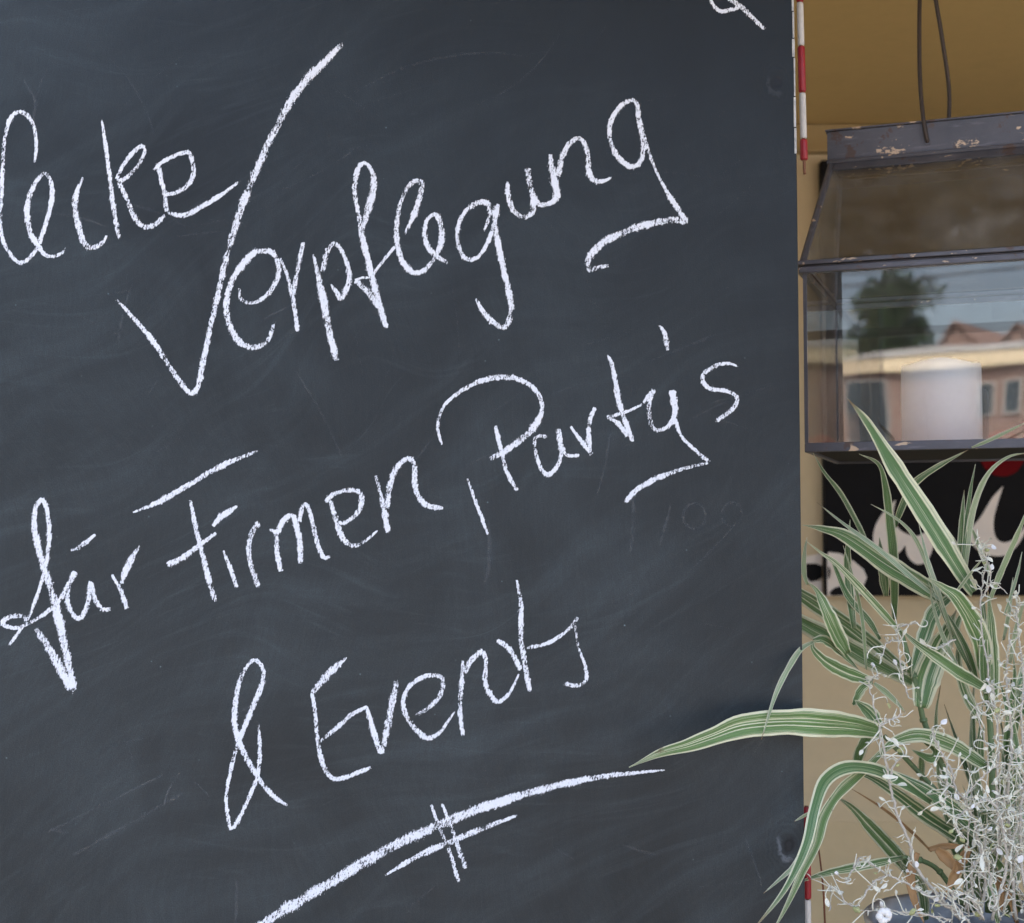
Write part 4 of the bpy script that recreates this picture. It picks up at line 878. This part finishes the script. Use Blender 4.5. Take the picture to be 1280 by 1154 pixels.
# ------------------------------------------------------------------ silver bush
bush = empty('silver_cushion_bush', (PX+.02, PY-.03, PZ-.036), 0, 'silvery wiry cushion bush tangled in front of the striped grass', 'plant')
BI = pinv(bush)
rnd = random.Random(5)
def rv(): 
    return Vector((rnd.gauss(0, 1), rnd.gauss(0, 1), rnd.gauss(0, 1))).normalized()
def curl(p, d, ln, n=7, k=.55):
    """a wiry, curling twiglet starting at p along d"""
    out = [p.copy()]; ax = rv(); d = d.normalized(); a = rnd.uniform(-k, k)
    for i in range(n):
        d = (Matrix.Rotation(a + rnd.uniform(-.25, .25), 3, ax) @ d).normalized()
        p = p + d*ln/n; out.append(p.copy())
    return out
# shared meshes for small felted leaves and buds
def oval(ln, w, cup):
    bm = bmesh.new(); rows = []
    for i in range(6):
        f = i/5; h = w*.5*math.sin(math.pi*min(1, .08+f*.92))**.8 if i < 5 else w*.02
        rows.append([bm.verts.new((a*h, f*ln, cup*ln*math.sin(f*1.8) + abs(a)*h*.35)) for a in (-1, 0, 1)])
    for i in range(5):
        for k in range(2): bm.faces.new((rows[i][k], rows[i][k+1], rows[i+1][k+1], rows[i+1][k]))
    return bm
def mesh_of(name, bm, mat):
    me = bpy.data.meshes.new(name); bm.to_mesh(me); bm.free(); me.materials.append(mat)
    for p in me.polygons: p.use_smooth = True
    return me
leafm = [mesh_of('small_leaf', oval(.0075, .0030, .35), SILVER), mesh_of('small_leaf', oval(.0105, .0034, .6), SILVER), mesh_of('small_leaf', oval(.0060, .0040, .2), WHITEBUD)]
def budm(mat, r):
    bm = bmesh.new(); bmesh.ops.create_icosphere(bm, subdivisions=2, radius=r)
    for v in bm.verts: v.co *= rnd.uniform(.7, 1.15); v.co.z *= .7; v.co.y *= 1.3
    return mesh_of('bud', bm, mat)
buds = [budm(BUD, .0028), budm(BUD, .0021), budm(WHITEBUD, .0023), mesh_of('small_leaf', oval(.0080, .0045, .3), BUD), mesh_of('small_leaf', oval(.0060, .0030, .5), BUD)]
n_leaf = 0; bits = bmesh.new(); tw = bmesh.new()
def place(name, me, p, d, sc):
    o = bpy.data.objects.new(name, me); COL.objects.link(o); o.parent = bush
    d = d.normalized(); q = d.to_track_quat('Y', 'Z'); o.matrix_parent_inverse = BI
    q = q @ Matrix.Rotation(rnd.uniform(0, 6.28), 3, 'Y').to_quaternion()
    o.matrix_basis = Matrix.LocRotScale(p, q, Vector((sc, sc, sc)))
for r, dens, pts in BRANCHES:
    P = spline([Vector(p)/1000 for p in pts], 6)
    for i in range(1, len(P)-1): P[i] += rv()*.0009
    bm = bmesh.new(); tube(bm, P, r/1000*.55, r/1000*.28, 7)
    o = link('branch', bm, SILVERSTEM, bush, smooth=True); o.matrix_parent_inverse = BI
    inframe = sum(p.x for p in P)/len(P) < .53
    ln = sum((P[i+1]-P[i]).length for i in range(len(P)-1)); cnt = int(ln/.0047*dens)
    for j in range(cnt):
        f = (j+rnd.random())/cnt; i = min(int(f*(len(P)-1)), len(P)-2); p = P[i].lerp(P[i+1], f*(len(P)-1)-i)
        t = (P[i+1]-P[i]).normalized(); d = (rv() + t*.5 + Vector((-.1, -.25, .1)))
        L = rnd.choice((.006, .009, .012, .018, .026))
        c = curl(p, d, L, 7, rnd.choice((.2, .5, .8)))
        tube(tw, c, rnd.uniform(.0005, .0009), .00045, 5)
        e = c[-1]; de = c[-1]-c[-2]
        u = rnd.random()
        if u < .16 and inframe and n_leaf < 280:
            place('small_leaf', rnd.choice(leafm), e, de + rv()*.002, rnd.uniform(.7, 1.4)); n_leaf += 1
        elif .5 <= u < .56 and inframe:
            bme = rnd.choice(buds); place(bme.name.split('.')[0], bme, e, de, rnd.uniform(.7, 1.25))
        if u > .60:
            tmp = oval(.0074, .0040, rnd.uniform(.1, .6)); q = (de.normalized() + rv()*.4).normalized().to_track_quat('Y', 'Z').to_matrix().to_4x4() @ Matrix.Rotation(rnd.uniform(0, 6.28), 4, 'Y')
            bmesh.ops.transform(tmp, matrix=Matrix.Translation(e) @ q @ Matrix.Scale(rnd.uniform(.5, 1.2), 4), verts=tmp.verts)
            me = bpy.data.meshes.new('tmp'); tmp.to_mesh(me); tmp.free(); bits.from_mesh(me); bpy.data.meshes.remove(me)
        for _k in range(rnd.choice((0, 1, 1, 2))):      # felt scales hugging the branch
            d2_ = rv(); sc = rnd.uniform(.35, .8)
            tmp = oval(.0075, .0030, .3)
            q = (d2_ + t).normalized().to_track_quat('Y', 'Z').to_matrix().to_4x4()
            bmesh.ops.transform(tmp, matrix=Matrix.Translation(p) @ q @ Matrix.Scale(sc, 4), verts=tmp.verts)
            me = bpy.data.meshes.new('tmp'); tmp.to_mesh(me); tmp.free(); bits.from_mesh(me); bpy.data.meshes.remove(me)
o = link('twiglets', tw, SILVER, bush, smooth=True); o.matrix_parent_inverse = BI; o['kind'] = 'stuff'
o = link('felt_scales', bits, SILVER, bush, smooth=True); o.matrix_parent_inverse = BI; o['kind'] = 'stuff'
bm = bmesh.new(); fl = bmesh.new()
for k in range(9):
    a = k*2.4; p = Vector((.3440, 1.3205, 1.0985)) + Vector((math.cos(a)*.0042, math.sin(a*1.3)*.002, math.sin(a)*.0042))
    bmesh.ops.create_icosphere(fl, subdivisions=2, radius=rnd.uniform(.0026, .0042), matrix=Matrix.Translation(p))
o = link('flower', fl, WHITEBUD, bush, smooth=True); o.matrix_parent_inverse = BI; o['label'] = 'white flower cluster'

# ------------------------------------------------------------------ across the street (seen mirrored in the lantern's glass)
def window(parent, x, y, z, w, h):
    f = bmesh.new()
    for e in ((x-w/2, x-w/2+.07, y-.02, y+.06, z, z+h), (x+w/2-.07, x+w/2, y-.02, y+.06, z, z+h), (x-w/2+.071, x+w/2-.071, y-.02, y+.06, z, z+.07), (x-w/2+.071, x+w/2-.071, y-.02, y+.06, z+h-.07, z+h)): box(f, *e)
    fo = link('window', f, WINF, parent)
    boxo('pane', (x-w/2+.072, x+w/2-.072, y, y+.03, z+.072, z+h-.072), PANE, fo)
def house(loc, w, d, h, rh, label, cream, wins):
    e = empty('brick_house', loc, 0, label, 'house', 'houses across the street')
    boxo('wall', (-w/2, w/2, -d, 0, 0, h), BRICK, e)
    if cream:
        boxo('cornice', (-w/2-.1, w/2+.1, .001, .25, h-.62, h-.02), CREAM, e); boxo('pilaster', (-w/2-.05, -w/2+.40, .001, .2, 0, h-.63), CREAM, e)
    bm = bmesh.new(); a = [bm.verts.new(p) for p in ((-w/2-.2, .3, h), (w/2+.2, .3, h), (w/2+.2, -d-.3, h), (-w/2-.2, -d-.3, h))]
    if cream: b = [bm.verts.new(p) for p in ((-w/2, -d/2, h+rh), (w/2, -d/2, h+rh))]
    if cream:
        bm.faces.new(a[::-1]); bm.faces.new((a[0], a[1], b[1], b[0])); bm.faces.new((a[2], a[3], b[0], b[1])); bm.faces.new((a[1], a[2], b[1])); bm.faces.new((a[3], a[0], b[0]))
        link('roof', bm, CONC, e)
    else:
        bm.free(); bm = bmesh.new()
        g = [bm.verts.new(p) for p in ((-w/2, -.01, h), (w/2, -.01, h), (0, -.01, h+rh), (-w/2, -d, h), (w/2, -d, h), (0, -d, h+rh))]
        bm.faces.new(g[:3]); bm.faces.new(g[3:][::-1]); bm.faces.new((g[0], g[3], g[4], g[1])); link('gable', bm, BRICK, e)
        bm = bmesh.new()
        for s in (-1, 1): slab(bm, [(s*(w/2+.25), .15, h-.25*rh/(w/2)), (s*(w/2+.25), -d-.15, h-.25*rh/(w/2)), (0, -d-.15, h+rh), (0, .15, h+rh)], (s*.3, 0, .8), .16)
        bmesh.ops.recalc_face_normals(bm, faces=bm.faces); link('roof', bm, ROOFT, e)
    for x, z, ww, hh in wins: window(e, x, .03, z, ww, hh)
house((-18.5, -55, 0), 20, 9, 9.25, .9, 'long low brick house with cream cornice and corner strip across the street', True,
      [(x, z, .8, 1.5) for x in (-3.1, -1.9, .4, 1.6, 3.9, 5.1, 7.4, 8.6) for z in (1.2, 3.9, 6.5)] + [(-8.4, 5.2, 1.9, 3.1), (-8.4, 1.2, 1.9, 2.4), (-5.6, 3.9, .8, 1.5), (-5.6, 1.2, .8, 1.5)])
house((-27.2, -66, 0), 3.6, 8, 10.0, 2.2, 'narrow brick gabled house behind the long low one', False, [(0, 8.0, .8, 1.2)])
house((-24.6, -67, 0), 5.0, 8, 9.6, 2.4, 'wide brick gabled house behind the long low one', False, [(-1, 8, .8, 1.2), (1, 8, .8, 1.2)])
house((6, -58, 0), 14, 9, 6.5, 4.5, 'large brick gabled house far along the street', False, [(x, z, 1, 1.5) for x in (-5, -2, 2, 5) for z in (1.2, 4.2)])
def tree(loc, h, cr, crz, n, label):
    e = empty('street_tree', loc, 0, label, 'tree', 'trees across the street')
    r_ = random.Random(int(h*10))
    bm = bmesh.new(); tube(bm, spline([Vector((0,0,0)), Vector((.1,0,h*.3)), Vector((0,.1,h*.6)), Vector((.1,0,h*.85))], 4), .28, .08, 8)
    for k in range(9):
        a = k*2.4; z = h*(.4+.05*k); tube(bm, spline([Vector((0,0,z)), Vector((math.cos(a)*cr*.4, math.sin(a)*cr*.4, z+.6)), Vector((math.cos(a)*cr*.8, math.sin(a)*cr*.8, z+1.5))], 3), .09, .03, 6)
    link('trunk', bm, BARK, e, smooth=True)
    bm = bmesh.new(); cl = [(Vector((r_.gauss(0, .45)*cr, r_.gauss(0, .45)*cr, h-crz+r_.uniform(-.9, .75)*crz)), r_.uniform(.35, .55)*cr) for _ in range(44)]
    for _ in range(n):
        c, rr = r_.choice(cl); d = Vector((r_.gauss(0, 1), r_.gauss(0, 1), r_.gauss(0, 1))).normalized(); p = c + d*rr*r_.random()**.4
        u = Vector((r_.gauss(0, 1), r_.gauss(0, 1), r_.gauss(0, 1))).normalized(); v = u.orthogonal().normalized(); s = r_.uniform(.12, .22)
        bm.faces.new([bm.verts.new(p + u*s), bm.verts.new(p + v*s*.6), bm.verts.new(p - u*s), bm.verts.new(p - v*s*.6)])
    o = link('crown', bm, LEAFG, e); o['kind'] = 'stuff'
tree((-32.6, -70.4, 0), 16.2, 2.1, 3.6, 9000, 'tall dark green tree rising behind the low brick house')
tree((-33.5, -49, 0), 9, 2.0, 3.0, 4000, 'smaller green tree left of the low brick house')
pole = empty('utility_pole', (-17.5, -33.4, 0), 0, 'grey utility pole across the street carrying three cables', 'pole')
bm = bmesh.new(); tube(bm, [Vector((0,0,0)), Vector((0,0,9.6))], .13, .09, 12); link('mast', bm, CONC, pole, smooth=True)
boxo('crossarm', (-.8, .8, -.05, .05, 9.05, 9.15), BARK, pole)
for k, (dz, lab) in enumerate(((9.2, 'upper overhead cable from the utility pole'), (8.85, 'middle overhead cable from the utility pole'), (8.55, 'lowest overhead cable from the utility pole'))):
    bm = bmesh.new(); a = Vector((-17.5+(.6 if k == 0 else 0), -33.3, dz)); b = Vector((22, -38, dz+1.0)); m_ = (a+b)/2 - Vector((0, 0, .5))
    tube(bm, spline([a, m_, b], 10), .03, .03, 5); tag(link('overhead_cable', bm, DARKW), lab, 'cable')
